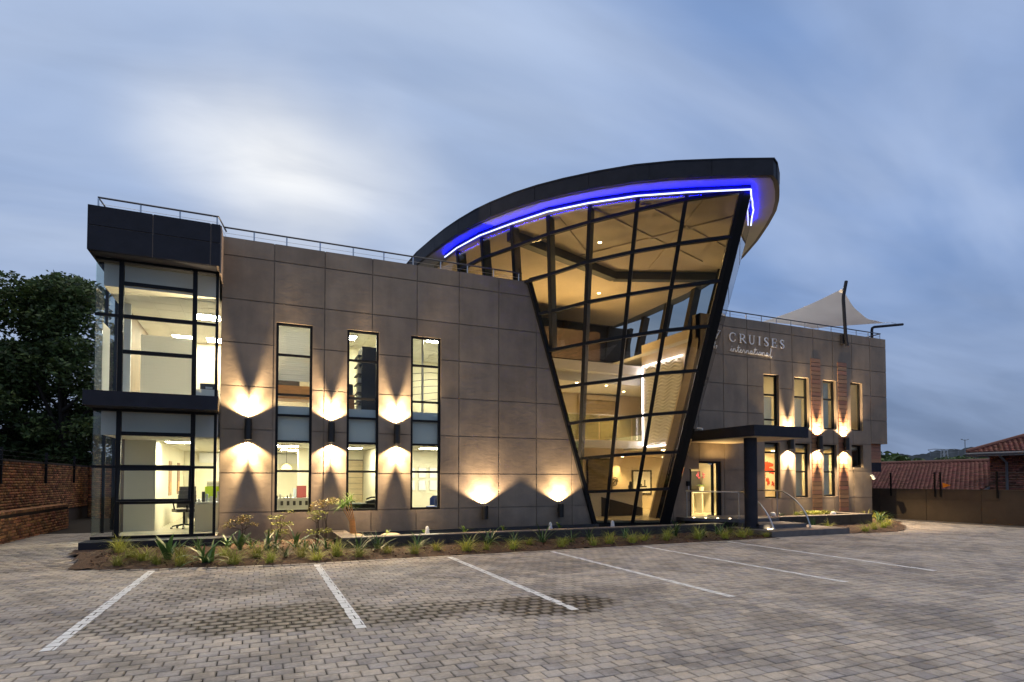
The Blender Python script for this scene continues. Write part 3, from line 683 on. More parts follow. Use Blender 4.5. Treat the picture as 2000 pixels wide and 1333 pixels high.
# parapet box with panel joints
part(MB().box(-3.33,-.86,14.625,15.395,6.455,7.395).box(-.86,-.835,14.625,15.395,6.30,7.39), 'parapet_core', 'tanjoint')
px_ = [-3.335,-2.18,-1.055,-.862]; pz_ = [6.452,6.975,7.40]
for i in range(3):
    for j in range(2): part(MB().box(px_[i]+(.012 if i else 0),px_[i+1]-(.012 if i < 2 else 0),14.60,14.624,pz_[j]+(.01 if j else 0),pz_[j+1]-(.01 if j == 0 else 0)), 'parapet_panel', 'charcoal')
part(MB().box(-3.36,-3.332,14.60,17.0,6.452,7.40), 'parapet_panel', 'charcoal')
part(MB().box(-3.33,-.93,14.627,15.35,6.440,6.454), 'soffit', 'charcoal')
part(MB().box(-3.33,-.86,15.396,17,6.62,7.39).box(-3.33,-.87,14.9,15.395,3.151,3.152), 'parapet_return', 'charcoal')

# ---- curved roof
RL = [(4.89,19.39),(5.08,18.09),(5.24,17.18),(5.43,16.40),(5.67,15.61),(5.92,15.01),(6.30,14.27),(6.70,13.66),(7.17,13.08),(7.79,12.42),(8.47,11.80),(9.28,11.25),(10.40,10.66),(11.39,10.20)]
RRt = [(11.63,10.32),(12.09,10.67),(12.49,11.03),(12.97,11.56),(13.47,12.28),(14.05,13.21),(14.72,14.5),(15.5,16.6),(16.0,19.0),(16.1,22.0),(15.6,25.0)]
RB = [(4.9,25.0),(4.75,22.0)]
plan = RL+RRt+RB
def inset(poly, d):
    o = []; n = len(poly); c = Vector((sum(p[0] for p in poly)/n, sum(p[1] for p in poly)/n))
    for p in poly:
        v = c-Vector(p); o.append(tuple(Vector(p)+v.normalized()*d))
    return o
roof = part(MB().prism(plan, 'z', 9.0, 9.40), 'curved_roof', 'charcoal')
part(MB().prism(inset(plan,-.03), 'z', 9.401, 9.435), 'roof_flashing', 'charcoal', roof)
part(MB().prism(inset(plan,.09), 'z', 8.985, 8.999), 'soffit', 'soffit', roof)
def resample(pts, step):
    o = [Vector(pts[0])]; P_ = [Vector(p) for p in pts]; acc = 0
    for a, b in zip(P_[:-1], P_[1:]):
        l = (b-a).length; t = step-acc
        while t <= l: o.append(a+(b-a)*(t/l)); t += step
        acc = (acc+l) % step
    return o
for side in (RL, RRt[:9]):
    q = resample(side, .30); q.append(Vector(side[-1])); per = 5
    for i in range(0, len(q)-1, per):
        seg = q[i:i+per+1]
        if len(seg) < 2: continue
        c0 = Vector((10.5, 17.5)); d0 = (seg[1]-seg[0]).normalized(); d1 = (seg[-1]-seg[-2]).normalized(); seg = list(seg); seg[0] = seg[0]+d0*.006; seg[-1] = seg[-1]-d1*.006
        outp = []
        for k, p in enumerate(seg):
            t = (seg[min(k+1,len(seg)-1)]-seg[max(k-1,0)]).normalized(); nn = Vector((-t.y, t.x)); nn = nn if nn.dot(p-c0) > 0 else -nn; outp.append((p+nn*.004, p+nn*.018))
        fm_ = MB()
        for (a,a2),(b,b2) in zip(outp[:-1], outp[1:]): fm_.prism([tuple(a),tuple(b),tuple(b2),tuple(a2)], 'z', 9.004, 9.396)
        part(fm_, 'fascia_panel', 'charcoal', roof)
LED = [(5.54,18.25),(5.67,17.37),(6.0,16.21),(6.56,15.07),(7.17,14.0),(7.94,13.12),(8.89,12.28),(9.94,11.62),(11.33,10.85)]
LEDR = [(11.36,10.88),(11.62,11.12),(11.87,11.32),(12.08,11.52),(12.26,11.66),(12.6,12.05),(12.95,12.42)]
SC = lambda q: (q[0]*.988, q[1]*.988)
for pts in ([SC(q) for q in LED]+[SC((11.34,10.86))], [SC(q) for q in LEDR]):
    led = part(MB().tube([(x,y,8.862) for x,y in pts], .017, 6), 'led_strip', 'ledcore', roof)
    ch = MB(); rb = MB()
    for a,b in zip(pts[:-1],pts[1:]):
        ch.bar((a[0],a[1],8.880),(b[0],b[1],8.880),.06,.008,(0,0,1)); rb.bar((a[0],a[1],8.8885),(b[0],b[1],8.8885),.036,.002,(0,0,1))
        ch.bar((a[0],a[1],8.8805),(b[0],b[1],8.8805),.004,.1,(0,0,1))
    part(ch, 'led_channel', 'charcoal', led); part(rb, 'led_ribbon', 'led', led)
part(MB().prism([(5.62,19.3),(5.80,17.6),(6.15,16.36),(6.67,15.28),(7.34,14.27),(8.10,13.30),(9.04,12.45),(10.08,11.79),(11.22,11.05),(11.5,11.0),(12.93,12.5),(13.95,13.98),(14.7,15.5),(15.4,18),(15.5,23.4),(5.6,23.4)], 'z', 8.970, 8.984), 'atrium_ceiling', 'atrceil', roof)
# ring beam and ceiling ribs under the soffit
mb = MB(); mb.bar((6.75,15.6,8.98),(11.5,17.3,8.98),.30,.28,(0,0,-1)); mb.bar((11.5,17.3,8.98),(15.0,15.9,8.98),.30,.28,(0,0,-1))
part(mb, 'roof_beam', 'fin', roof)
mb = MB()
for a,b in (((8.3,13.4),(13.6,15.2)),((9.3,12.6),(14.2,14.2)),((10.6,11.6),(12.4,16.4)),((7.6,14.2),(10.2,16.6)),((12.2,12.0),(9.6,16.4))): mb.bar((a[0],a[1],8.969),(b[0],b[1],8.969),.10,.035,(0,0,-1))
part(mb, 'ceiling_batten', 'beige', roof)

# ---- curtain wall of the atrium
TOP = {'G':(5.77,17.65),'F':(6.12,16.36),'E':(6.64,15.25),'A':(7.31,14.24),'B':(8.07,13.26),'C':(9.01,12.41),'D':(10.06,11.75),'R':(11.20,11.0)}
LOW = {'G':(6.10,18.1,7.3),'F':(6.45,16.85,7.3),'E':(6.98,15.75,7.3),'A':(7.97,15.33,5.45),'B':(8.93,15.33,2.25),'C':(9.72,15.15,.28),'D':(10.45,14.78,.28),'R':(11.25,14.42,.28)}
ZT = {'A':[5.45,6.52,7.5,8.52],'B':[2.25,3.34,4.40,5.51,6.59,7.61,8.58],'C':[.28,1.27,2.32,3.38,4.45,5.59,6.67,7.71,8.70],'D':[.28,1.30,2.38,3.48,4.60,5.72,6.80,7.85,8.87],'R':[.28,1.34,2.42,3.55,4.66,5.80,6.91,7.94,8.96],'E':[7.5,8.45],'F':[7.5,8.4],'G':[7.5,8.35]}
ZL = [.28,1.24,2.25,3.29,4.37,5.45,6.52,7.5]
def mp_(k, z):
    a = Vector(LOW[k]); b = Vector(TOP[k]+(9.0,)); return a+(b-a)*((z-a.z)/(b.z-a.z))
def lp(z): return Vector((LX(z)-.02, 15.33, z))
INW = Vector((.55,.83,0)).normalized()
keys = 'GFEABCDR'
def inward(k):
    i = keys.index(k); a = Vector(TOP[keys[max(i-1,0)]]); b = Vector(TOP[keys[min(i+1,7)]]); t = (b-a).normalized(); return Vector((-t.y, t.x, 0))
# sill frame = the part that carries everything
cw = part(MB().bar((9.46,15.36,.25),(9.73,15.17,.25),.10,.12,(0,1,0)).bar((9.73,15.17,.25),(11.55,14.34,.25),.10,.12,(0,1,0)), 'curtain_wall', 'black')
part(MB().prism([(9.44,15.39),(9.74,15.20),(11.53,14.40),(11.92,15.39)], 'z', .0, .20), 'prow_base', 'slate')
part(MB().prism([(9.46,15.83),(9.46,15.42),(9.78,15.24),(11.50,14.50),(11.92,15.42),(11.92,15.83)], 'z', .205, .36), 'floor_slab', 'floor')
for k in keys:
    z0 = LOW[k][2]; part(MB().bar(mp_(k,z0), mp_(k,8.965), .085, .30, inward(k)), 'mullion', 'fin', cw)
    part(MB().bar(mp_(k,z0)-inward(k)*.03, mp_(k,8.965)-inward(k)*.03, .10, .029, inward(k)), 'mullion', 'black', cw)
part(MB().bar(lp(.25)+Vector((0,-.03,0)), lp(7.5)+Vector((0,-.03,0)), .13, .10, (0,1,0)), 'edge_mullion', 'black', cw)
part(MB().bar((11.37,14.36,.22),(11.34,10.955,8.985), .22, .34, (.35,.93,0)), 'prow_column', 'black', cw)
def transom(a, b, inw): part(MB().bar(a-inw*.033, b-inw*.033, .085, .10, inw), 'transom', 'black', cw)
def pane(a, b, c, d, inw):
    q = [a,b,c] if d is None else [a,b,c,d]; n = len(q); off = inw*.014
    part(MB().add([p for p in q]+[p+off for p in q], [tuple(range(n)), tuple(range(n,2*n))[::-1]]+[(i,n+i,n+(i+1)%n,(i+1)%n) for i in range(n)]), 'pane', 'glassA', cw)
def zk(k, lev): # lev = index into the nine transom levels
    base = {'C':0,'D':0,'R':0,'B':2,'A':5}[k]; return mp_(k, ZT[k][lev-base])
for lev in range(0,9):
    ks = [k for k,b in (('A',5),('B',2),('C',0),('D',0),('R',0)) if lev >= b and not (k == 'A' and lev == 5)]
    chain = ([lp(ZL[lev])] if lev < 8 else [])+[zk(k,lev) for k in ks]
    if lev == 7: pass
    for p,q in zip(chain[:-1],chain[1:]):
        if lev > 0: transom(p, q, INW)
for lev in range(0,8):
    for ka,kb,b in (('A','B',5),('B','C',2),('C','D',0),('D','R',0)):
        if lev >= b: pane(zk(ka,lev) , zk(kb,lev), zk(kb,lev+1), zk(ka,lev+1), INW)
    kb = 'A' if lev >= 5 else 'B' if lev >= 2 else 'C'
    if lev < 7:
        lo_ = lp(ZL[lev]); hi_ = lp(ZL[lev+1])
        k2 = zk(kb,lev+1); k1 = zk(kb,lev) if not (kb == 'A' and lev == 5) and not (kb == 'B' and lev == 2) else None
        if k1 is None: pane(lo_, k2, hi_, None, INW)
        else: pane(lo_, k1, k2, hi_, INW)
    for ka,kb in (('A','B'),('B','C'),('C','D'),('D','R')):
        if lev == 7: pane(zk(ka,8), zk(kb,8), mp_(kb,8.99), mp_(ka,8.99), INW)
# clerestory over the left roof
for ka,kb in (('G','F'),('F','E'),('E','A')):
    iw = inward(ka)
    for i,(za,zb) in enumerate(((7.3,8.42),(8.42,8.98))):
        za_b = 7.5 if (kb == 'A' and i == 0) else za
        pane(mp_(ka,za), mp_(kb,za_b), mp_(kb,8.52 if kb == 'A' and i == 0 else zb if i == 0 else 8.99), mp_(ka,zb), iw)
    transom(mp_(ka,8.42), mp_(kb,8.52 if kb == 'A' else 8.42), iw); 
    if kb == 'A': transom(mp_(ka,7.42), mp_(kb,7.5), iw)
pane(Vector((5.62,19.6,7.0)), mp_('G',7.3), mp_('G',8.98), Vector((5.45,19.2,8.98)), inward('G'))
transom(lp(7.48), mp_('A',7.5), INW); transom(Vector((6.98,15.55,7.44)), lp(7.46), Vector((0,1,0)))
# right flank of the prow, fan of panes from the foot
SF = [((11.47,14.34,.28),(11.45,10.92,8.98)),((11.64,14.52,.28),(12.97,12.46,8.98)),((11.78,14.95,.28),(14.0,13.95,8.98)),((11.92,15.36,.28),(14.75,15.45,8.98))]
inr = Vector((-.75,.65,0)).normalized()
def sp_(i, z): a, b = Vector(SF[i][0]), Vector(SF[i][1]); return a+(b-a)*((z-.28)/8.7)
for i in (1,2,3): part(MB().bar(sp_(i,.28), sp_(i,8.98), .05, .14, inr), 'mullion', 'black', cw)
SZ = [.28,2.4,4.6,6.8,7.9,8.98]
for i in range(3):
    for a,b in zip(SZ[:-1],SZ[1:]):
        pane(sp_(i,a), sp_(i+1,a), sp_(i+1,b), sp_(i,b), inr)
        if a > .5: part(MB().bar(sp_(i,a), sp_(i+1,a), .045, .08, inr), 'transom', 'black', cw)

# ---- inside the atrium
mz = MB(); mz.box(8.45,16.5,19.0,23.8,2.84,3.13); part(mz, 'mezzanine', 'white')
part(MB().box(8.45,16.5,19.35,23.8,2.55,2.835), 'mezzanine_downstand', 'beige')
part(MB().box(7.1,16.6,19.0,23.8,5.75,6.12).box(7.1,16.6,19.35,23.8,5.40,5.745), 'upper_slab', 'white')
part(MB().box(8.45,17.0,22.0,22.1,.36,5.745), 'atrium_back_wall', 'beige')
mb = MB().box(12.75,14.75,21.92,21.95,3.13,5.15); part(mb, 'slat_backing', 'deskdark')
s0 = None
for k in range(11):
    if s0 is None: s0 = part(MB().box(12.9,14.6,21.88,21.915,3.15,3.32), 'wall_board', 'slatwood'); sl = s0.location.copy()
    else:
        c = link_copy(s0); c.parent = bld; c.location = sl+Vector((0,0,.178*k))
part(MB().box(12.72,12.88,21.80,21.99,3.135,5.32).box(14.62,14.78,21.80,21.99,3.135,5.32).box(12.885,14.615,21.80,21.99,5.12,5.32), 'slat_surround', 'beige')
part(MB().box(13.92,14.1,15.85,18.99,2.64,6.12).box(13.92,14.1,15.85,19.0,6.125,6.95), 'feature_wall', 'beige')
part(MB().box(16.6,16.7,19.0,23.8,3.13,5.4), 'partition_wall', 'beige')
# wavy relief panel
ny, nz = 90, 190; yy = np.linspace(16.55,18.78,ny); zz = np.linspace(2.95,6.0,nz); Y_, Z_ = np.meshgrid(yy, zz)
xx = 13.86+.022*np.sin(Z_*52+2.6*np.sin(Y_*9.5+Z_*2.3)+1.2*np.sin(Y_*4.1-Z_*3.1))*(.6+.4*np.sin(Y_*11+Z_*5))
v = np.stack([xx.ravel()-10.0, Y_.ravel()-15.4, Z_.ravel()], 1); ii = np.arange((nz-1)*(ny-1)); a = (ii//(ny-1))*ny+ii % (ny-1)
fp_ = np_mesh('relief_panel', v, np.stack([a,a+ny,a+ny+1,a+1],1), M['white'], bld, smooth=True)
part(MB().tube([(13.85,18.86,2.95),(13.85,18.86,6.05)], .018, 6).tube([(13.85,16.5,6.07),(13.85,18.84,6.07)], .014, 6).tube([(13.85,16.5,2.90),(13.85,18.84,2.90)], .012, 6), 'led_border', 'ledw', fp_)
# balustrade
bal = thing('glass_balustrade', 'clear glass balustrade with thin rail along the mezzanine edge inside the atrium', 'balustrade', (12, 19.05, 3.13))
for k in range(5): part(MB().box(9.0+k*1.5,10.44+k*1.5,19.05,19.062,3.15,4.08), 'glass_panel', 'glassG', bal)
part(MB().tube([(8.9,19.056,4.11),(16.4,19.056,4.11)], .02, 8), 'top_rail', 'steel', bal)
# rear glazing high up, sky behind it, leaning mullions
part(MB().box(8.2,16.6,23.55,23.75,6.12,6.5).box(8.2,10.6,23.55,23.75,6.5,8.96).box(10.605,16.6,23.56,23.74,7.25,8.96), 'rear_wall', 'deskdark')
for k in range(6): part(MB().bar((10.9+k*1.05,23.6,6.5),(10.5+k*1.22,23.4,8.98),.16,.3,(0,1,0)), 'rear_mullion', 'deskdark')
part(MB().box(10.6,16.6,23.5,23.6,7.35,7.45), 'rear_transom', 'deskdark')
part(MB().box(7.15,13.0,20.6,23.4,6.55,7.75), 'plant_room', 'darkbrown')
for k in range(4): part(MB().bar((14.6+.25*k,15.9+1.9*k,6.63),(14.95+.3*k,15.5+2.0*k,8.98),.22,.3,(1,0,0)), 'rear_mullion', 'deskdark')

# ---- entrance canopy with its column
cp = part(MB().box(12.96,15.13,12.4,15.395,2.87,3.185), 'entrance_canopy', 'charcoal')
part(MB().box(13.03,15.06,12.47,15.39,2.852,2.868), 'soffit', 'atrceil', cp)
part(MB().lathe([(.185,.155),(.185,2.851)], (13.42,13.0,0), 28), 'column', 'charcoal', cp, smooth=40)
part(MB().tube([(13.47,12.822,.29),(13.47,12.79,.29)], .035, 10), 'drain_spout', 'black', cp)
# door
df = MB(); x0,x1,z0,z1 = DOOR
df.box(x0,x0+.06,YF+.03,YF+.12,z0,z1).box(x1-.13,x1,YF+.03,YF+.12,z0,z1).box(x0+.06,x1-.13,YF+.03,YF+.12,z1-.07,z1)
door = part(df, 'entrance_door', 'black')
part(MB().box(14.19,14.27,YF+.05,YF+.11,z0+.01,z1-.07), 'door_stile', 'black', door); part(MB().box(13.26,13.30,YF+.05,YF+.10,z0+.01,z1-.07), 'door_stile', 'black', door)
part(MB().box(14.272,14.42,YF+.07,YF+.08,z0+.02,z1-.08), 'pane', 'glass', door)
part(MB().box(13.302,14.188,YF+.07,YF+.08,z0+.02,z1-.08), 'pane', 'glass', door)
part(MB().box(13.30,13.42,YF+.055,YF+.095,z1-.12,z1-.071).box(14.05,14.188,YF+.055,YF+.095,z1-.12,z1-.071).box(14.0,14.186,YF+.045,YF+.105,z0+.005,z0+.035), 'hinge_fitting', 'steel', door)

# ------------------------------------------------------------------ lettering on the right wall
sg = thing('wall_sign', 'silver lettering CRUISES with international in handwriting below it on the right wall', 'sign', (15.0, 15.36, 6.4))
def stroke_poly(pts, ws):
    """flat ribbon outline with a width per point"""
    L_, R_ = [], []
    for i, p in enumerate(pts):
        a = Vector(pts[max(i-1,0)]); b = Vector(pts[min(i+1,len(pts)-1)]); t = (b-a).normalized(); n = Vector((-t.y, t.x))
        L_.append(tuple(Vector(p)+n*ws[i]/2)); R_.append(tuple(Vector(p)-n*ws[i]/2))
    return L_, R_
def ribbon(mb, pts, ws, y0, y1):
    L_, R_ = stroke_poly(pts, ws)
    for i in range(len(pts)-1):
        mb.prism([R_[i], R_[i+1], L_[i+1], L_[i]], 'y', y0, y1)
def arc(cx, cz, rx, rz, a0, a1, n=18): return [(cx+rx*math.cos(R(a0+(a1-a0)*i/n)), cz+rz*math.sin(R(a0+(a1-a0)*i/n))) for i in range(n+1)]
def glyph(ch):
    """strokes in a unit box: list of (points, widths)"""
    T, t = .15, .05
    if ch == 'C':
        p = arc(.5,.5,.46,.48,42,318,26); w = [t+(T-t)*max(0,math.sin(math.pi*i/26))**1.3 for i in range(27)]
        return [(p,w),([(.845,.66),(.845,.93)],[.02,.07]),([(.845,.30),(.86,.10)],[.05,.02])]
    if ch == 'R':
        bp_ = arc(.38,.73,.42,.245,90,-90,16); w = [t+(T-t)*math.sin(math.pi*i/16) for i in range(17)]
        return [([(.2,0),(.2,1)],[T,T]),([(.2,.975)]+bp_[:1],[t,t]),(bp_,w),([(.2,.485),(.40,.485)],[t,t]),([(.42,.49),(.98,.02)],[T*.95,T*.95]),([(.05,.02),(.36,.02)],[.04,.04]),([(.03,.98),(.25,.98)],[.04,.04]),([(.86,.02),(1.08,.02)],[.04,.04])]
    if ch == 'U':
        b = arc(.5,.34,.33,.335,180,360,18); w = [T-(T-t-.02)*i/18 for i in range(19)]
        return [([(.17,1),(.17,.34)],[T,T]),(b,w),([(.83,.34),(.83,1)],[.07,.07]),([(.0,.98),(.36,.98)],[.04,.04]),([(.68,.98),(1.0,.98)],[.04,.04])]
    if ch == 'I': return [([(.5,0),(.5,1)],[.32,.32]),([(.02,.02),(.98,.02)],[.04,.04]),([(.02,.98),(.98,.98)],[.04,.04])]
    if ch == 'S':
        p = arc(.5,.74,.36,.235,35,195,12)+arc(.40,.74,.26,.2,205,262,4)[:0]+[(.24,.60),(.45,.52),(.68,.43),(.83,.31)]+arc(.49,.255,.37,.23,10,-145,12)
        w = [.06+.13*max(0,math.sin(math.pi*i/(len(p)-1)))**2 for i in range(len(p))]
        return [(p,w),([(.82,.70),(.84,.97)],[.02,.07]),([(.14,.04),(.15,.32)],[.07,.02])]
    if ch == 'E': return [([(.2,0),(.2,1)],[.17,.17]),([(.03,.975),(.86,.975)],[t,t]),([(.2,.51),(.70,.51)],[t,t]),([(.03,.025),(.92,.025)],[t,t]),([(.85,.98),(.88,.76)],[.06,.02]),([(.69,.62),(.69,.40)],[.05,.05]),([(.90,.02),(.97,.27)],[.06,.02])]
for ch,(xa,xb) in zip('CRUISES', ((14.95,15.26),(15.39,15.70),(15.83,16.13),(16.27,16.42),(16.57,16.79),(16.93,17.20),(17.35,17.57))):
    mb = MB(); wd = xb-xa; hh = .315; zb = 6.425-(xa-14.95)*.011
    for k,(p,w) in enumerate(glyph(ch)):
        sc = .29 if ch != 'I' else wd
        ribbon(mb, [(xa+x*wd, zb+z*hh) for x,z in p], [q*sc for q in w], YF-.055-.0008*k, YF-.025+.0006*k)
    mb.box(xa+wd*.2, xa+wd*.2+.012, YF-.026, YF, zb+.1, zb+.112)
    o = mb.build('letter', M['letter'], sg)
# handwriting: one bent wire per word piece
def script():
    adv = 0; P_ = []; extra = []
    def add(pts, w):
        nonlocal adv
        P_.extend([(adv+x, z) for x,z in pts]); adv += w
    I = [(0,.1),(.25,.55),(.38,.98),(.36,.4),(.44,.03),(.6,.12)]
    Nn = [(0,.1),(.2,.75),(.3,.98),(.3,.5),(.28,.02),(.34,.5),(.55,.95),(.72,.9),(.76,.5),(.78,.1),(.92,.05),(1.05,.2)]
    Tt = [(0,.15),(.22,.7),(.42,1.5),(.52,2.1),(.44,1.2),(.40,.3),(.5,.02),(.68,.12)]
    Ee = [(0,.2),(.3,.45),(.48,.8),(.36,1.0),(.2,.7),(.2,.3),(.36,.02),(.6,.1),(.72,.25)]
    Rr = [(0,.2),(.2,.8),(.28,1.08),(.40,.9),(.55,.88),(.56,.4),(.6,.05),(.78,.15)]
    Aa = [(0,.15),(.3,.7),(.62,.92),(.4,1.0),(.18,.7),(.16,.25),(.34,.02),(.55,.35),(.68,.9),(.66,.3),(.74,.03),(.92,.15)]
    Oo = [(0,.2),(.2,.75),(.42,1.0),(.2,.75),(.16,.3),(.34,.03),(.56,.25),(.58,.7),(.44,.98),(.6,.85),(.78,.8)]
    Ll = [(0,.2),(.3,.9),(.55,1.9),(.58,2.5),(.44,2.5),(.34,1.6),(.32,.5),(.44,-.1),(.62,-.15),(.85,.15)]
    for ch in 'international':
        if ch == 'i': extra.append([(adv+.5,1.55),(adv+.53,1.62)])
        if ch == 't': extra.append([(adv+.15,1.42),(adv+.45,1.48),(adv+.85,1.52)])
        g_, w = {'i':(I,.6),'n':(Nn,1.05),'t':(Tt,.68),'e':(Ee,.72),'r':(Rr,.78),'a':(Aa,.92),'o':(Oo,.78),'l':(Ll,.85)}[ch]; add(g_, w)
    return P_, extra, adv
P_, ex_, adv = script(); wx = (16.96-14.96)/adv
def smooth_path(p, n=4):
    o = []
    for i in range(len(p)-1):
        p0, p1, p2, p3 = (Vector(p[max(i-1,0)]), Vector(p[i]), Vector(p[i+1]), Vector(p[min(i+2,len(p)-1)]))
        for k in range(n):
            t = k/n; o.append(.5*((2*p1)+(-p0+p2)*t+(2*p0-5*p1+4*p2-p3)*t*t+(-p0+3*p1-3*p2+p3)*t**3))
    return o+[Vector(p[-1])]
def tow(p): return [(14.96+q[0]*wx, YF-.045, 6.075+q[1]*.115-(q[0]*wx)*.012) for q in p]
mb = MB(); mb.tube(tow(smooth_path(P_)), .0125, 6)
for e_ in ex_: mb.tube(tow([Vector(q) for q in e_]), .014, 6)
for k in range(6): mb.tube([(15.1+k*.33, YF-.045, 6.13),(15.1+k*.33, YF, 6.13)], .005, 5)
mb.build('script_word', M['letter'], sg, smooth=60)

# ------------------------------------------------------------------ wall lamps
def spot(name, loc, dirv, power, size, col, blend=.12, rad=.02, parent=None):
    l = bpy.data.lights.new(name, 'SPOT'); l.energy = power; l.spot_size = R(size); l.spot_blend = blend; l.shadow_soft_size = rad; l.color = col
    o = bpy.data.objects.new(name, l); S.collection.objects.link(o); o.location = loc
    o.rotation_euler = Vector(dirv).to_track_quat('-Z', 'Y').to_euler()
    if parent is not None: o.parent = parent
    return o
WARM = (1, .73, .42)
def wall_lamp(x, z0, z1, up, down, label, pu=120, pd=120, rad=.085, d=.145, cap=True):
    t = thing('wall_lamp', label, 'wall lamp', (x, YF-d, (z0+z1)/2), 'black cylinder lamps on the brown front wall'); h = (z1-z0)/2
    MB().lathe([(rad-.012,h-.05),(rad-.012,h),(rad,h),(rad,-h),(rad-.012,-h),(rad-.012,-h+.05)], (0,0,0), 24).build('lamp_body', M['lampblack'], t, True, 40)
    MB().box(-.035,.035,rad-.01,d,-.06,.06).build('bracket', M['lampblack'], t, True)
    for on, s, p in ((up,1,pu),(down,-1,pd)):
        if not on: continue
        MB().lathe([(.045,s*(h-.045)),(.045,s*(h-.04))], (0,0,0), 16).build('lamp_lens', M['warmbulb'], t, True)
        spot('lamp_beam', (0,0,s*(h-.012)), (random.uniform(-.05,.05),random.uniform(-.01,.03),s), p*(1.65 if cap else .8), 72, WARM, .8, .006, t)
        spot('lamp_light', (0,0,s*(h-.012)), (random.uniform(-.07,.07),random.uniform(-.03,.03),s), p*random.uniform(.82,1.15), 128, (1, random.uniform(.70,.75), random.uniform(.38,.45)), .38, .007, t)
        if cap: MB().lathe([(.021,s*(h+.075)),(.021,s*(h+.08))], (0,0,0), 14).tube([(0,.02,s*(h+.078)),(0,rad-.006,s*(h+.03)),(0,rad-.006,s*(h-.02))], .0025, 5).build('beam_blocker', M['lampblack'], t, True)  # added disc blocks the beam axis, leaving a dark V on the wall
LP = [(-.24,2.57,3.07,1,1,'black up-and-down wall lamp between the glazed bay and the first tall window'),
 (1.675,2.55,3.06,1,1,'black up-and-down wall lamp between the first and second tall windows'),
 (3.34,2.55,3.06,1,1,'black up-and-down wall lamp between the second and third tall windows'),
 (5.835,.50,.88,1,0,'low black uplight on the wall right of the third tall window'),
 (8.24,.50,.90,1,0,'low black uplight on the wall beside the foot of the glass atrium'),
 (17.72,2.72,3.20,1,1,'black wall lamp half hidden by the entrance canopy roof'),
 (19.21,2.74,3.24,1,1,'black wall lamp on the left timber strip of the right wing'),
 (20.66,2.73,3.23,1,1,'black wall lamp on the right timber strip of the right wing')]
for x,z0,z1,u,dn,lab in LP:
    low = z1 < 1; wall_lamp(x, z0, z1, u, dn, lab, 400 if low else 340, 340, .085 if x < 10 else .10, .145, not low)

# ------------------------------------------------------------------ rails on the roof edges
def roof_rail(label, pts, posts, zb, zt, mtop, loc):
    t = thing('roof_railing', label, 'railing', loc, 'railings along the roof edges')
    MB().tube([(x,y,zt) for x,y in pts], .022, 8).build('top_rail', M[mtop], t, smooth=50)
    MB().tube([(x,y,(zb+zt)/2+.02) for x,y in pts], .004, 5).build('wire', M['steel'], t)
    for x,y in posts: MB().tube([(x,y,zb),(x,y,zt-.02)], .017, 8).build('post', M['steel'], t, smooth=50)
roof_rail('thin steel railing along the roof edge of the long left wall, ending at the atrium', [(-.83,15.5),(7.08,15.5)], [(x,15.5) for x in (-.17,.58,1.38,2.21,3.01,3.81,4.59,5.38,6.18,6.98)], 7.40, 7.715, 'darksteel', (3,15.5,7.4))
roof_rail('thin steel railing on top of the charcoal parapet of the glazed bay', [(-3.13,16.6),(-3.24,14.9),(-.92,14.9),(-.80,15.7)], [(-3.24,14.9),(-2.46,14.9),(-1.70,14.9),(-.95,14.9)], 7.38, 7.70, 'darksteel', (-2,14.9,7.38))
roof_rail('thin steel railing along the roof edge of the right wing under the sail', [(14.2,15.5),(23.1,15.5),(23.15,19.5)], [(x,15.5) for x in (15.13,15.88,16.61,17.35,18.08,18.81,19.51,20.23,20.95,21.66,22.36,23.07)], 7.28, 7.54, 'darksteel', (18,15.5,7.28))

# ------------------------------------------------------------------ shade sail
sl_ = thing('shade_sail', 'pale tensioned shade sail on dark bent posts above the right wing roof', 'shade sail', (20.7, 15.3, 6.8))
A_, B_, D_, C_ = Vector((20.58,15.27,8.98)), Vector((25.35,16.5,8.50)), Vector((25.6,20.6,9.25)), Vector((20.4,19.0,8.62))
n = 26; v = []; 
for i in range(n+1):
    for j in range(n+1):
        u, w = i/n, j/n
        uu = u+.16*(0.5-u)*4*u*(1-u)*0; 
        p = A_*(1-u)*(1-w)+B_*u*(1-w)+D_*u*w+C_*(1-u)*w
        c = (A_+B_+C_+D_)/4
        pull = .10*(4*u*(1-u)*(2*w-1)**4*1.0+4*w*(1-w)*(2*u-1)**4*1.0)
        p = p+(c-p)*pull; p.z -= .45*(4*u*(1-u))*(4*w*(1-w))*.35+.35*(4*u*(1-u)*(1-w)**2)
        p.z += .02*math.sin(u*19+w*7)*math.exp(-6*w)
        v.append(p)
q = [(i*(n+1)+j, (i+1)*(n+1)+j, (i+1)*(n+1)+j+1, i*(n+1)+j+1) for i in range(n) for j in range(n)]
sm = MB(); sm.add(v+[p-Vector((0,0,.006)) for p in v], q+[tuple(len(v)+k for k in f)[::-1] for f in q]); sm.build('sail_cloth', M['sail'], sl_, smooth=60)
MB().tube([(20.74,15.22,6.76),(20.66,15.22,7.2),(20.57,15.22,8.55),(20.60,15.23,8.72),(20.79,15.25,9.30)], .062, 12).build('sail_post', M['charcoal'], sl_, smooth=50)
MB().box(20.58,20.78,15.28,15.40,6.86,7.22).build('post_bracket', M['charcoal'], sl_)
MB().tube([(24.05,16.5,7.0),(24.05,16.5,8.02),(24.08,16.5,8.12),(24.2,16.5,8.18),(26.1,16.5,8.5)], .055, 12).tube([(24.05,16.5,7.05),(23.0,16.5,7.05)], .05, 8).build('sail_post', M['charcoal'], sl_, smooth=50)
MB().tube([A_, (20.68,15.25,9.08)], .008, 5).tube([B_, (25.95,16.5,8.47)], .008, 5).tube([(20.4,19.0,8.62),(20.1,19.4,8.6)], .008, 5).build('tension_cable', M['steel'], sl_)
MB().tube([(20.1,19.4,6.6),(20.1,19.4,8.65)], .05, 10).build('sail_post', M['charcoal'], sl_, smooth=50)

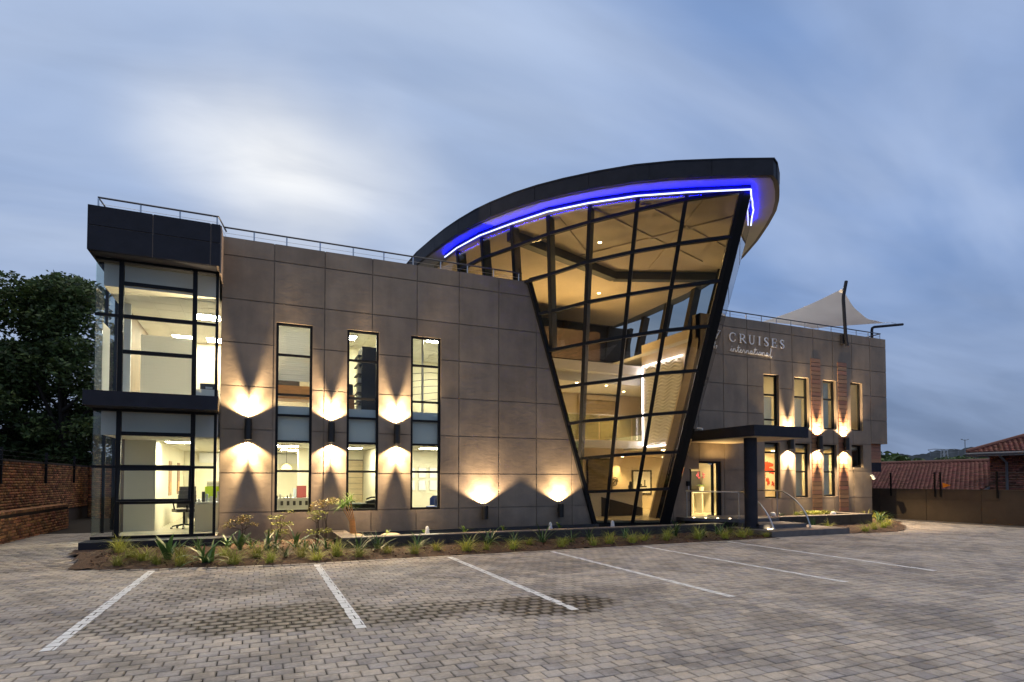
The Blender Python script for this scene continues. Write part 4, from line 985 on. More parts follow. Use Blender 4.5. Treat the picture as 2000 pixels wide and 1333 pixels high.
# ------------------------------------------------------------------ pond, steps, handrails
PY0, PY1 = 13.25, 15.38
pond = thing('pond_basin', 'long low charcoal tiled pond along the foot of the wall with water inside', 'pond', (7, 14.3, 0))
X0, X1 = 1.70, 12.6
nt_ = 18
tw = (X1-X0)/nt_; t0 = None
MB().box(X0+.012,X1,PY0+.012,PY0+.26,0,.30).box(X0+.012,X0+.30,PY0+.26,PY1,0,.30).box(X0+.3,X1,PY1-.10,PY1,0,.26).build('basin_wall', M['slate'], pond)
for k in range(nt_):
    if t0 is None: t0 = MB().box(X0+.003,X0+tw-.003,PY0,PY0+.011,0,.298).build('wall_tile', M['slate'], pond)
    else: c = link_copy(t0); c.parent = pond; c.location = t0.location+Vector((tw*k,0,random.uniform(-.001,.001)))
MB().box(X0-.01,X1,PY0-.015,PY0+.30,.301,.325).box(X0-.01,X0+.33,PY0+.301,PY1,.301,.325).build('coping', M['slaterim'], pond)
MB().box(X0+.30,X1,PY0+.27,PY1-.101,.08,.20).build('water_surface', M['water'], pond)
pr = thing('raised_planter', 'short charcoal tiled raised planter right of the entrance steps', 'planter', (17.5, 14.5, 0))
XA, XB = 15.32, 19.72; nt2 = 8; tw2 = (XB-XA)/nt2; t0 = None
MB().box(XA,XB-.012,13.652,13.95,0,.39).box(XB-.30,XB-.012,13.95,15.38,0,.39).box(XA,XA+.25,13.95,15.38,0,.39).build('basin_wall', M['slate'], pr)
for k in range(nt2):
    if t0 is None: t0 = MB().box(XA+.003,XA+tw2-.003,13.64,13.651,0,.389).build('wall_tile', M['slate'], pr)
    else: c = link_copy(t0); c.parent = pr; c.location = t0.location+Vector((tw2*k,0,0))
MB().box(XA,XB+.01,13.625,13.98,.391,.42).box(XB-.32,XB+.01,13.981,15.38,.391,.42).build('coping', M['slaterim'], pr)
MB().box(XA+.25,XB-.3,13.95,15.38,.02,.33).build('planter_soil', M['soil'], pr)
st_ = thing('entrance_steps', 'wide dark grey concrete steps and landing up to the glass entrance door', 'steps', (14.5, 13, 0))
MB().box(13.10,16.25,11.95,13.70,-.02,.165).build('step', M['step'], st_)
MB().box(13.55,15.31,12.66,13.64,.166,.285).build('step', M['step'], st_)
MB().prism([(13.62,13.66),(15.31,13.66),(15.31,15.398),(12.62,15.398),(12.62,15.02)], 'z', .286, .385).build('landing', M['step'], st_)
MB().prism([(13.75,13.85),(15.2,13.85),(15.2,15.3),(12.9,15.3)], 'z', .0, .2855).build('landing_base', M['slate'], st_)
for k,(x,y) in enumerate([(12.83,14.80),(13.07,14.53),(13.31,14.26),(13.55,13.98)]):
    MB().lathe([(.028,0),(.028,.006)], (x+.06,y+.06,.386), 12).build('floor_light', M['lens'], st_)
MB().lathe([(.06,0),(.06,.012)], (13.72,12.60,.166), 12).build('floor_light', M['lens'], st_)
def rail(label, pts, feet, r=.024):
    t = thing('handrail', label, 'handrail', tuple(feet[0][0]), 'curved steel handrails at the entrance')
    MB().tube(smooth3(pts), r, 10).build('rail_tube', M['steel'], t, smooth=50)
    for a,b in feet[1:]: MB().tube([a,b], .016, 8).build('rail_post', M['steel'], t, smooth=50)
    MB().lathe([(.05,0),(.05,.012)], feet[0][0], 14).build('rail_foot', M['steel'], t)
def smooth3(p, n=5):
    o = []
    for i in range(len(p)-1):
        p0,p1,p2,p3 = (Vector(p[max(i-1,0)]),Vector(p[i]),Vector(p[i+1]),Vector(p[min(i+2,len(p)-1)]))
        for k in range(n):
            t = k/n; o.append(.5*((2*p1)+(-p0+p2)*t+(2*p0-5*p1+4*p2-p3)*t*t+(-p0+3*p1-3*p2+p3)*t**3))
    return o+[Vector(p[-1])]
rail('steel handrail curving down the right side of the entrance steps', [(15.26,15.2,1.25),(15.27,14.4,1.26),(15.28,13.75,1.26),(15.30,13.45,1.20),(15.34,13.05,.95),(15.38,12.75,.58),(15.40,12.60,.17)], [((15.40,12.60,.166),0),((15.28,13.72,.385),(15.28,13.72,1.25))])
rail('steel handrail curving down from behind the dark round column', [(13.76,13.78,1.22),(13.77,13.55,1.19),(13.79,13.1,.95),(13.81,12.75,.58),(13.82,12.53,.17)], [((13.82,12.53,.166),0)])
rail('straight steel handrail along the edge of the landing before the door', [(12.72,15.05,1.24),(12.95,14.76,1.235),(13.74,13.80,1.22)], [((13.74,13.80,.386),0),((13.74,13.80,.386),(13.74,13.80,1.22)),((12.74,15.02,.386),(12.74,15.02,1.24))])
# fountain jets
for x,y,lab in ((3.95,14.45,'small white water jet in the pond nearest the planted pots'),(7.5,14.5,'small white water jet in the pond below the low right uplight'),(9.45,14.35,'small white water jet in front of the left foot of the atrium')):
    m_ = MB().lathe([(.075,.0),(.06,.05),(.052,.10),(.048,.15),(.038,.20),(.02,.225),(.004,.235)], (0,0,0), 14); o = m_.build('water_jet', M['foam'], None, True, 60); o.location = (x,y,.195)
    for vv in o.data.vertices: vv.co.x += random.uniform(-.006,.006); vv.co.y += random.uniform(-.006,.006)
    tag(o, lab, 'fountain jet', 'water jets in the pond')
for x,y,z,lab in ((16.05,14.6,.33,'white round stone at the left end of the raised planter'),(18.2,13.98,.33,'white round stone on the raised planter right of the curved handrail')):
    o = MB().lathe([(.06,0),(.095,.04),(.10,.10),(.08,.155),(.04,.18),(.01,.185)], (0,0,0), 14).build('stone', M['white'], None, True, 60); o.location = (x,y,z); tag(o, lab, 'stone', 'pale stones in the raised planter')
# small fittings
cm = thing('security_camera', 'small white security camera on the wall above the canopy', 'camera', (13.52,15.33,3.30)); MB().tube([(13.52,15.40,3.28),(13.52,15.33,3.30)], .02, 8).build('bracket', M['white'], cm); MB().tube([(13.50,15.36,3.33),(13.58,15.20,3.29)], .045, 12).build('camera_body', M['white'], cm)
cm = thing('security_camera', 'small white security camera at the far right corner of the wall', 'camera', (22.2,15.3,1.70)); MB().tube([(22.2,15.40,1.78),(22.2,15.30,1.78)], .03, 8).build('bracket', M['white'], cm); MB().tube([(22.2,15.31,1.76),(22.22,15.26,1.62)], .055, 12).build('camera_body', M['white'], cm)
ic = thing('intercom', 'small black intercom post head left of the glass door', 'intercom', (13.10,15.37,1.47)); MB().box(13.04,13.14,15.33,15.398,1.40,1.56).build('intercom_case', M['black'], ic); MB().tube([(13.09,15.34,1.40),(13.09,15.32,1.25),(13.0,15.3,1.2)], .012, 6).build('intercom_cable', M['steel'], ic)
sp0 = thing('spike_light', 'small black garden spike light beside the pond corner', 'garden light', (1.62,13.75,.1)); MB().lathe([(.03,0),(.03,.10),(.045,.11),(.045,.2)], (1.62,13.75,.08), 12).build('light_body', M['lampblack'], sp0)

# ------------------------------------------------------------------ interiors: lights
def ceil_light(x, y, z, label, m='tube', w=.58, d=.58, nb=3):
    t = thing('ceiling_light', label, 'ceiling light', (x,y,z-.012), 'recessed ceiling lights in the offices')
    MB().box(-w/2-.02,w/2+.02,-d/2-.02,d/2+.02,-.02,-.002).build('light_frame', M['white'], t, True)
    for k in range(nb):
        yy = -d/2+d*(k+.5)/nb; MB().box(-w/2,w/2,yy-d/nb*.3,yy+d/nb*.3,-.026,-.021).build('diffuser', M[m], t, True)
C1, C2 = 2.61, 5.92
for x,y,z,lab in ((-1.9,17.3,C1,'ceiling light in the ground floor of the glazed bay, near the front'),(-.55,18.9,C1,'ceiling light in the ground floor of the glazed bay, at the right'),(-.9,21.6,C1,'ceiling light deep in the ground floor room of the glazed bay'),
 (.75,18.0,C1,'front ceiling light behind the lower panes of the first tall window'),(.95,20.2,C1,'rear ceiling light behind the lower panes of the first tall window'),(2.6,18.4,C1,'ceiling light behind the lower panes of the second tall window'),(4.9,17.6,C1,'ceiling light behind the lower panes of the third tall window'),(6.6,17.6,C1,'ceiling light in the ground floor room between third window and atrium'),
 (-1.28,17.15,C2,'upper ceiling light at the right side of the glazed bay, nearer the glass'),(-1.2,19.9,C2,'upper ceiling light at the right side of the glazed bay, further back'),(-2.1,19.9,C2,'upper ceiling light at the left side of the glazed bay'),(.85,16.45,C2,'upper ceiling light behind the blind of the first tall window'),
 (2.35,17.9,C2,'upper ceiling light behind the second tall window'),(5.0,17.2,C2,'upper ceiling light in the third tall window'),(5.9,18.9,C2,'upper ceiling light deeper behind the third tall window')):
    ceil_light(x,y,z,lab)
for x,y,z,lab in ((15.6,16.7,2.76,'ceiling light in the lobby behind the entrance door'),(16.6,19.0,2.76,'ceiling light at the back of the lobby'),(14.0,17.6,2.76,'ceiling light at the left of the lobby'),(18.5,16.6,2.76,'ceiling light behind the lower window with the red map'),(20.0,16.6,2.76,'ceiling light behind the lower third window of the right wing'),(17.3,17.2,5.95,'ceiling light behind the first upper window of the right wing'),(20.4,17.2,5.95,'ceiling light behind the last upper windows of the right wing')):
    ceil_light(x,y,z,lab, 'tubeB', nb=1, w=.32, d=.32)
def area(name, loc, power, sx, sy, col, rot=(0,0,0)):
    l = bpy.data.lights.new(name, 'AREA'); l.shape = 'RECTANGLE'; l.size = sx; l.size_y = sy; l.energy = power; l.color = col
    o = bpy.data.objects.new(name, l); S.collection.objects.link(o); o.location = loc; o.rotation_euler = rot; return o
GOLD = (1, .67, .28)
def downlight(x, y, z, label, power, size=110):
    t = thing('downlight', label, 'downlight', (x,y,z), 'recessed downlights in the atrium')
    MB().lathe([(.075,-.012),(.075,-.001)], (0,0,0), 16).build('trim_ring', M['white'], t, True); MB().lathe([(.05,-.018),(.05,-.0125)], (0,0,0), 14).build('lamp_lens', M['warmbulb'], t, True)
    spot('downlight_lamp', (0,0,-.03), (0,0,-1), power, size, GOLD, .6, .05, t)
for x,y,z,p,lab in ((11.3,19.6,5.40,140,'bright downlight under the upper slab, left of the pair'),(12.75,19.75,5.40,140,'bright downlight under the upper slab, right of the pair'),(14.3,20.8,5.40,140,'downlight washing the boarded wall on the mezzanine'),
 (11.0,20.3,2.55,130,'downlight under the mezzanine beside the dark picture'),(13.4,19.6,2.55,130,'downlight under the mezzanine above the framed print'),(9.6,20.2,2.55,120,'downlight under the mezzanine at the far left'),(15.1,19.2,2.55,100,'downlight at the right end of the mezzanine underside')):
    downlight(x,y,z,lab,p*2.2)
for x,y,p,lab in ((9.6,15.2,210,'downlight in the high soffit near the second glass bay'),(11.9,14.4,260,'downlight in the high soffit near the prow'),(8.4,18.6,230,'downlight in the high soffit behind the left glass'),(12.2,19.4,230,'downlight in the high soffit near the roof beam')):
    downlight(x,y,8.965,lab,p*1.2,140)
area('atrium_uplight', (11.2,19.6,6.2), 170, 3.5, .4, GOLD, (math.pi,0,0))
spot('lobby_fill', (15.2,16.3,2.6), (.1,.35,-1), 420, 100, GOLD, .6, .06)  # added fill light without a fitting, brightens the table behind the door
area('canopy_uplight', (14.3,15.05,2.30), 9, 1.0, .1, GOLD, (math.pi,0,0))

# ------------------------------------------------------------------ interiors: furniture
def office_chair(x, y, z, rz, label, col='deskdark'):
    t = thing('office_chair', label, 'office chair', (x,y,z), None); t.rotation_euler = (0,0,rz)
    MB().box(-.24,.24,-.23,.23,.44,.52).build('seat', M[col], t, True)
    mb = MB(); 
    for k in range(5): mb.box(-.23+.01*k,.23-.01*k,.20+.012*k,.26+.012*k,.56+.11*k,.668+.11*k)
    mb.build('backrest', M[col], t, True); MB().tube([(0,.20,.45),(0,.27,.50),(0,.27,.62)], .02, 6).build('back_bracket', M['black'], t, True)
    MB().tube([(0,0,.10),(0,0,.44)], .03, 8).build('gas_stem', M['black'], t, True)
    for k in range(5):
        a = k*2*math.pi/5; b_ = MB().tube([(0,0,.12),(.28*math.cos(a),.28*math.sin(a),.07)], .02, 6).build('base_arm', M['black'], t, True)
        MB().lathe([(.03,-.02),(.03,.02)], (.29*math.cos(a),.29*math.sin(a),.03), 8).build('castor', M['black'], b_, True)
    for s_ in (-1,1): MB().tube([(s_*.25,.1,.5),(s_*.28,.08,.68),(s_*.28,-.14,.68)], .018, 6).build('armrest', M['black'], t, True)
def desk(x0,x1,y0,y1,z,h,label,top='white',side='white'):
    t = thing('desk', label, 'desk', ((x0+x1)/2,(y0+y1)/2,z))
    MB().box(x0,x1,y0,y1,z+h-.03,z+h).build('desk_top', M[top], t)
    MB().box(x0+.02,x0+.05,y0+.02,y1-.02,z,z+h-.031).build('side_panel', M[side], t); MB().box(x1-.05,x1-.02,y0+.02,y1-.02,z,z+h-.031).build('side_panel', M[side], t)
    MB().box(x0+.051,x1-.051,y1-.06,y1-.04,z+.15,z+h-.031).build('modesty_panel', M[side], t)
def frame_pic(name, x0,x1,y,z0,z1,label,cat,fm='black',paper='white', art=None, w=.05):
    t = thing(name, label, cat, ((x0+x1)/2,y,z0))
    MB().box(x0,x1,y-.03,y,z0,z0+w).box(x0,x1,y-.03,y,z1-w,z1).box(x0,x0+w,y-.03,y,z0+w,z1-w).box(x1-w,x1,y-.03,y,z0+w,z1-w).build('picture_frame', M[fm], t)
    MB().box(x0+w,x1-w,y-.015,y-.005,z0+w,z1-w).build('picture_sheet', M[paper] if isinstance(paper,str) else paper, t)
    if art:
        mb = MB()
        for a in art: mb.box(x0+(x1-x0)*a[0],x0+(x1-x0)*a[1],y-.018,y-.0155,z0+(z1-z0)*a[2],z0+(z1-z0)*a[3])
        mb.build('picture_motif', M['deskdark'], t)
    return t
F0 = .325
office_chair(-1.78,17.45,F0,R(200),'black office chair at the desk inside the ground floor of the glazed bay')
desk(-1.45,-.65,16.5,17.3,F0,.72,'white desk with a solid front panel at the right of the glazed bay'); MB_ = None
t = thing('desk_screen', 'pale panel closing the front of the white desk in the glazed bay', 'desk panel', (-1.05,16.46,F0)); MB().box(-1.45,-.65,16.46,16.48,F0,F0+.68).build('screen_board', M['cream'], t)
desk(-1.95,-1.35,18.6,19.6,F0,.72,'small desk against the long wall behind the office chair')
bx = MB().box(-1.30,-.92,17.35,17.75,F0+.80,F0+1.10).build('storage_box', mat('acid_green_plastic', (.45,.60,.01), .4)); tag(bx, 'acid green storage box on the cabinet in the glazed bay', 'storage box')
t = thing('cabinet', 'low grey cabinet carrying the acid green box', 'cabinet', (-.75,17.5,F0)); MB().box(-1.38,-.65,17.33,17.8,F0,F0+.795).build('cabinet_body', M['greyboard'], t); MB().box(-1.36,-.67,17.315,17.329,F0+.05,F0+.5).build('cabinet_door', M['white'], t)
t = thing('paper_stack', 'stack of dark trays on top of the acid green box', 'paper tray', (-.75,17.5,F0+1.34)); [MB().box(-1.26,-.96,17.4,17.7,F0+1.105+.035*k,F0+1.125+.035*k).build('tray', M['deskdark'], t) for k in range(4)]
t = thing('desk_clutter', 'papers, holders and small boxes scattered on the desk beside the green box', 'desk things', (-.8,16.9,F0+.72))
for k in range(9):
    xx = -1.40+.085*k; MB().box(xx,xx+.05+.02*(k%2),16.6+.05*(k%4),16.7+.05*(k%4),F0+.722,F0+.80+.06*((k*7)%4)).build('desk_item', M[['white','deskdark','frost','greyboard','cream'][k%5]], t)
for k,(yy,) in enumerate(((19.3,),(21.2,))):
    t = thing('narrow_picture', ['narrow brown hanging on the long wall, nearer the glass','narrow brown hanging on the long wall, further back'][k], 'picture', (-2.37,yy,1.2)); MB().box(-2.378,-2.36,yy,yy+.55,1.15,2.15).build('picture_frame', M['timber'], t); MB().box(-2.3595,-2.35,yy+.1,yy+.45,1.25,1.55).build('picture_sheet', M['orangewood'], t)
MB_ = thing('wall_vent', 'grey strip unit high on the back wall of the ground floor room', 'wall unit', (.2,22.95,2.2)); MB().box(-1.9,1.5,22.9,22.99,2.2,2.55).build('vent_case', M['greyboard'], MB_)
# ground floor, first window
desk(.2,1.5,18.4,19.1,F0,.74,'white desk behind the first tall window')
t = thing('binder_box', 'dark red box file on the desk behind the first tall window', 'box file', (1.2,18.6,1.07)); MB().box(1.06,1.32,18.5,18.8,1.07,1.43).build('box_body', mat('dark_red_card', (.22,.035,.03), .6), t); MB().box(.96,1.04,18.52,18.8,1.07,1.35).build('file', M['frost'], t)
t = thing('white_shelf', 'low white shelf rail with slots under the first tall window', 'shelf', (.8,17.2,F0))
MB().box(.30,1.45,17.2,17.25,.80,1.10).build('shelf_front', M['white'], t); [MB().box(.40+.16*k,.47+.16*k,17.19,17.199,.90,1.02).build('slot', M['deskdark'], t) for k in range(6)]
t = thing('desk_papers', 'files and pens standing on the white shelf rail', 'desk things', (.6,17.3,1.1)); [MB().box(.36+.09*k,.40+.09*k,17.26,17.4,.9,1.12+.05*(k%3)).build('desk_item', M[['frost','deskdark','greyboard'][k%3]], t) for k in range(7)]
t = thing('pendant_lamp', 'glowing orange pendant lamp behind the first tall window', 'pendant lamp', (.80,19.6,2.0)); MB().lathe([(.03,.16),(.12,.10),(.16,0),(.12,-.02)], (.80,19.6,1.95), 16).build('lamp_shade', M['warmpendant'], t); MB().tube([(.8,19.6,2.1),(.8,19.6,2.6)], .006, 5).build('cord', M['black'], t)
t = thing('wall_column', 'square pillar inside the room of the first tall window', 'pillar', (1.4,19.9,F0)); MB().box(1.15,1.61,19.4,20.0,F0,2.6).build('pillar_shaft', M['cream'], t)
# ground floor, second window: boarded wall
sb = None; bw_ = thing('boarded_wall', 'pale horizontal board wall behind the lower panes of the second tall window', 'board wall', (2.5,20.3,F0)); MB().box(1.73,3.29,20.37,20.39,F0,2.3).build('board_backing', M['deskdark'], bw_)
for k in range(10):
    if sb is None: sb = MB().box(1.74,3.28,20.34,20.365,F0,F0+.185).build('wall_board', M['slatwood'], bw_)
    else: c = link_copy(sb); c.parent = bw_; c.location = sb.location+Vector((0,0,.195*k))
office_chair(2.15,16.6,F0,R(150),'dark high-backed chair behind the second tall window')
desk(2.3,3.25,16.5,17.3,F0,.62,'dark desk behind the second tall window','deskdark','deskdark')
t = thing('telephone', 'black desk telephone behind the second tall window', 'telephone', (2.95,16.8,.95)); MB().prism([(2.8,.946),(3.08,.946),(3.08,1.06),(2.8,1.0)], 'y', 16.7, 16.9).build('phone_base', M['deskdark'], t); MB().tube([(2.80,16.74,1.06),(2.94,16.74,1.11),(3.08,16.74,1.11)], .025, 6).build('handset', M['black'], t)
# third window
for r_ in range(2):
    for c_ in range(4): frame_pic('wall_certificate', 4.55+c_*.38,4.83+c_*.38,19.19,1.25+r_*.42,1.60+r_*.42, ['certificate in a pale frame in the %s row, %s' % (['lower','upper'][r_], ['leftmost in the third window','second from left in the third window','third from left in the third window','rightmost in the third window'][c_])][0], 'certificate', 'greyboard','white', None, .02)
BLUE = mat('blue_chair_plastic', (.03,.07,.28), .4)
for k,(x,y) in enumerate(((5.05,17.6),(5.0,16.9))):
    t = thing('visitor_chair', ['blue visitor chair further back behind the third tall window','blue visitor chair close to the glass of the third tall window'][k], 'chair', (x,y,F0))
    MB().box(x-.22,x+.22,y-.2,y+.2,F0+.42,F0+.46).build('seat', BLUE, t); MB().prism([(x-.22,F0+.5),(x+.22,F0+.5),(x+.22,F0+.72),(x+.12,F0+.80),(x-.12,F0+.80),(x-.22,F0+.72)], 'y', y-.24, y-.21).build('backrest', BLUE, t)
    for sx in (-1,1):
        for sy in (-1,1): MB().tube([(x+sx*.19,y+sy*.18,F0),(x+sx*.19,y+sy*.18,F0+.42)], .012, 6).build('leg', M['steel'], t)
# upper floor
U0 = 3.44
t = thing('roller_blind', 'wide pale pleated blind inside the upper glazed bay', 'blind', (-2.0,17.0,3.6))
for k in range(40): MB().box(-2.75,-1.55,17.0+.006*(k%2),17.02+.006*(k%2),U0+.14+.042*k,U0+.14+.042*k+.040).build('blind_slat', M['blind'], t)
t = thing('roller_blind', 'pale blind on the left side glass of the upper glazed bay', 'blind', (-3.2,15.6,3.6)); MB().box(-3.21,-3.20,15.35,16.0,3.6,5.1).build('blind_cloth', M['blind'], t); MB().box(-3.05,-2.9,16.6,16.7,3.5,5.9).build('blind_post', M['white'], t)
t = thing('blind', 'half lowered white blind in the first tall window', 'blind', (.8,15.62,5.0))
for k in range(26): MB().box(.41,1.165,15.60,15.604+.012*(k%2),4.10+.053*k,4.10+.053*k+.050).build('blind_slat', M['blind'], t)
t = thing('printer', 'dark printer on the white ledge at the right of the upper glazed bay', 'printer', (-1.0,15.9,3.75)); MB().box(-1.32,-.96,15.75,16.1,3.76,3.93).build('printer_body', M['deskdark'], t); MB().box(-1.2,-1.05,15.74,15.749,3.80,3.85).build('printer_panel', M['frost'], t)
t = thing('white_ledge', 'white ledge carrying the dark printer in the upper glazed bay', 'ledge', (-1.0,15.9,3.5)); MB().box(-1.38,-.92,15.5,16.2,3.45,3.755).build('ledge_body', M['white'], t)
t = thing('wooden_desk', 'orange wooden desk with a monitor in the first tall window', 'desk', (.8,16.2,U0)); MB().box(.05,1.45,16.1,16.8,U0+.28,U0+.32+.30).build('desk_front', M['orangewood'], t); MB().box(.30,.95,16.09,16.099,U0+.34,U0+.56).build('drawer', M['orangewood'], t)
t = thing('monitor', 'dark computer monitor on the orange wooden desk', 'monitor', (.6,16.5,U0+.62)); MB().box(.22,.98,16.5,16.54,U0+.66,U0+.9).build('screen', M['deskdark'], t); MB().box(.52,.68,16.5,16.56,U0+.62,U0+.66).build('stand', M['black'], t)
t = thing('tall_bookcase', 'tall dark bookcase with open shelves in the second tall window', 'bookcase', (2.85,16.6,U0)); MB().box(2.62,3.28,16.52,17.2,U0,5.35).build('case_side', M['deskdark'], t)
for k in range(7):
    z = U0+.08+.26*k; MB().box(2.50,2.615,16.55,17.2,z,z+.025).build('shelf', M['deskdark'], t)
    if k < 6: [MB().box(2.52,2.612,16.58+.07*q,16.635+.07*q,z+.026,z+.16+.02*((q+k)%3)).build('paper_pile', M[['white','greyboard','cream'][(q+k)%3]], t) for q in range(4)]
t = thing('wooden_cupboard', 'orange wooden cupboard with black binders in the second tall window', 'cupboard', (2.2,16.9,U0)); MB().box(1.75,2.45,16.7,17.3,U0,U0+.55).build('cupboard_body', M['orangewood'], t)
t = thing('binder_row', 'black binders standing on the orange cupboard in the second tall window', 'binders', (2.3,16.9,U0+.55)); [MB().box(2.16+.085*k,2.24+.085*k,16.75,17.05,U0+.551,U0+.86).build('binder', M['deskdark'], t) for k in range(3)]
t = thing('stair_rail', 'round steel post with thin curved rails behind the third tall window', 'stair rail', (4.3,16.4,U0)); MB().tube([(4.32,16.4,U0),(4.32,16.4,5.9)], .035, 10).build('post', M['steel'], t)
for k in range(6): MB().tube([(3.5,16.25,U0+.1+.22*k+(.3 if k < 3 else 0)),(4.0,16.35,U0+.28+.22*k+(.1 if k < 3 else .05)),(4.6,16.42,U0+.50+.20*k),(5.2,16.5,U0+.62+.17*k)], .008, 5).build('wire_rail', M['darksteel'], t)
# right wing
MAPR = mat('red_map_print', (.62,.06,.02), .5); 
t = thing('wall_map', 'red and orange world map print on the wall seen through the lower left window', 'wall map', (18.9,17.47,1.0))
MB().box(18.4,19.44,17.47,17.495,.5,2.7).build('map_sheet', mat('cream_print', (.80,.62,.45), .6), t)
def blob(cx,cz,rx,rz,sd):
    r_ = random.Random(sd); q = []
    for k in range(26):
        a = 2*math.pi*k/26; f = .55+.35*math.sin(3*a+sd)*math.cos(a+sd*2)+.45*r_.random(); q.append((cx+rx*math.cos(a)*f, cz+rz*math.sin(a)*f))
    return q
for k,(cx,cz,rx,rz) in enumerate(((18.55,2.15,.32,.22),(18.35,1.75,.16,.20),(18.85,1.95,.16,.12),(18.62,1.55,.10,.16),(18.9,1.45,.08,.10),(18.55,.72,.40,.12),(18.3,2.4,.12,.08))): MB().prism(blob(18.66+(cx-18.3)*.95,cz,rx*1.1,rz*1.15,k), 'y', 17.455-.001*k, 17.469).build('map_land', MAPR, t)
for (x0,x1,z0,z1,y,m_,lab) in ((18.14,18.81,.99,2.58,15.72,'cream','cream blind in the lower second window of the right wing'),(19.61,20.27,1.02,2.58,15.72,'frost','pale grey blind in the lower third window of the right wing'),
    (16.62,17.28,3.57,4.65,15.72,'blind','pale blind in the first upper window of the right wing'),(18.14,18.81,3.57,4.66,15.72,'blind','cream blind in the second upper window of the right wing'),(19.64,20.28,3.57,5.37,15.72,'frost','greenish white blind in the third upper window of the right wing')):
    t = thing('window_blind', lab, 'blind', ((x0+x1)/2,y,z0)); MB().box(x0,x1,y,y+.006,z0,z1).build('blind_cloth', M[m_], t); MB().box(x0,x1,y-.006,y+.014,z0-.025,z0).build('bottom_bar', M['white'], t)
t = thing('wall_clock', 'round brown wall ornament seen in the first upper window of the right wing', 'ornament', (17.4,16.4,4.9)); MB().tube([(17.25,17.0,4.95),(17.25,17.04,4.95)], .14, 18).build('ornament_disc', M['orangewood'], t)
# atrium furniture
rd = thing('reception_desk', 'white reception desk with a slanted dark front panel inside the atrium', 'reception desk', (11.5,17.2,.36)); MB().box(10.35,12.45,17.0,17.6,.36,1.20).build('desk_body', M['white'], rd); MB().prism([(10.75,.365),(12.44,.365),(12.44,.62),(10.75,1.02)], 'y', 16.97, 16.999).build('front_panel', M['deskdark'], rd); MB().box(10.3,12.5,16.95,17.65,1.201,1.23).build('desk_top', M['white'], rd)
vs = thing('vase', 'small grey vase on the white reception desk', 'vase', (12.1,17.2,1.23)); MB().lathe([(.05,0),(.09,.06),(.09,.16),(.05,.22),(.065,.26)], (12.1,17.2,1.231), 14).build('vase_body', M['fin'], vs, smooth=60); MB().lathe([(.065,0),(.05,.05),(.01,.07)], (12.1,17.2,1.492), 12).build('vase_lid', M['deskdark'], vs)
dk = thing('dark_painting', 'large dark landscape canvas under the mezzanine', 'painting', (12.3,19.55,.7)); MB().box(11.75,12.85,19.5,19.55,.75,2.42).build('canvas', mat('dark_canvas', (.05,.038,.022), .5, col2=(.17,.12,.06), vscale=3, stretch=(.7,1,4)), dk); MB().box(11.72,12.88,19.551,19.60,.72,2.45).build('canvas_frame', M['black'], dk)
cl_ = part(MB().box(12.95,13.55,20.0,20.19,.36,2.55).box(11.2,12.94,19.61,19.75,.36,2.55), 'pillar', 'beige')
orn = thing('wall_ornament', 'dark scrolled metal ornament on the pale pillar in the atrium', 'ornament', (13.25,19.97,1.5)); MB().tube([(13.25+.17*math.cos(a)*(1-.05*a),19.96,1.52+.20*math.sin(a)*(1-.05*a)) for a in np.linspace(0,11,44)], .016, 5).build('scroll', M['black'], orn); MB().tube([(13.08,19.96,1.38),(13.42,19.96,1.68)], .014, 5).build('scroll_bar', M['black'], orn)
frame_pic('framed_print', 14.25,15.25,20.19,.98,2.02,'large dark framed print with a pale mount on the wall behind reception','picture','deskdark','white',[(.35,.75,.30,.36),(.42,.5,.36,.44),(.62,.68,.36,.60),(.3,.34,.36,.42)],.07)
# glass lantern hanging in the void
gl = thing('glass_lantern', 'hanging greenish glass lantern with metal scrolls at the left of the atrium', 'lantern', (9.7,17.6,1.7)); MB().box(9.75,10.25,17.4,17.41,1.75,2.95).box(9.75,10.25,17.9,17.91,1.75,2.95).box(10.25,10.26,17.4,17.91,1.75,2.95).build('lantern_glass', M['glassG'], gl)
for k in range(5): MB().tube([(9.8+.1*k+.07*math.cos(a),17.65,2.0+.15*k+.10*math.sin(a)) for a in np.linspace(0,6.3,18)], .008, 5).build('scroll', M['darksteel'], gl)
MB().tube([(10,17.65,2.95),(9.6,17.3,3.9)], .006, 5).build('cable', M['black'], gl); MB().box(9.85,10.15,17.5,17.8,1.55,1.745).build('lantern_base', M['deskdark'], gl)
# lobby
ct = thing('console_table', 'tall white console table behind the entrance door', 'console table', (15.6,17.5,.36)); MB().box(14.95,16.35,17.3,17.75,1.12,1.18).build('table_top', M['white'], ct); [MB().box(14.97+.445*k,15.02+.445*k,17.32,17.73,.36,1.119).build('leg', M['white'], ct) for k in range(4)]; MB().box(15.03,16.3,17.68,17.70,.4,1.0).build('back_panel', M['cream'], ct)
orc = thing('orchid', 'potted orchid with dark pink flowers on the white console table', 'orchid', (15.55,17.5,1.18)); MB().lathe([(.07,0),(.10,.16)], (15.55,17.5,1.181), 12).build('pot', M['white'], orc)
PINK = mat('orchid_petal', (.50,.03,.10), .5); rr_ = random.Random(3)
for s_ in (-1,0.6):
    MB().tube([(15.55,17.5,1.34),(15.55+.08*s_,17.5,1.6),(15.55+.2*s_,17.48,1.82)], .007, 5).build('flower_stem', M['stem'], orc)
    mb = MB()
    for k in range(14):
        c = Vector((15.55+.16*s_+rr_.uniform(-.08,.08), 17.47+rr_.uniform(-.04,.04), 1.80+rr_.uniform(-.12,.10)))
        a_, b_ = Vector((rr_.uniform(-1,1),rr_.uniform(-.4,.4),rr_.uniform(-1,1))).normalized()*.035, Vector((rr_.uniform(-1,1),rr_.uniform(-1,1),rr_.uniform(-1,1))).normalized()*.03
        mb.quad(c-a_, c+b_, c+a_, c-b_)
    mb.build('flower', PINK, orc)
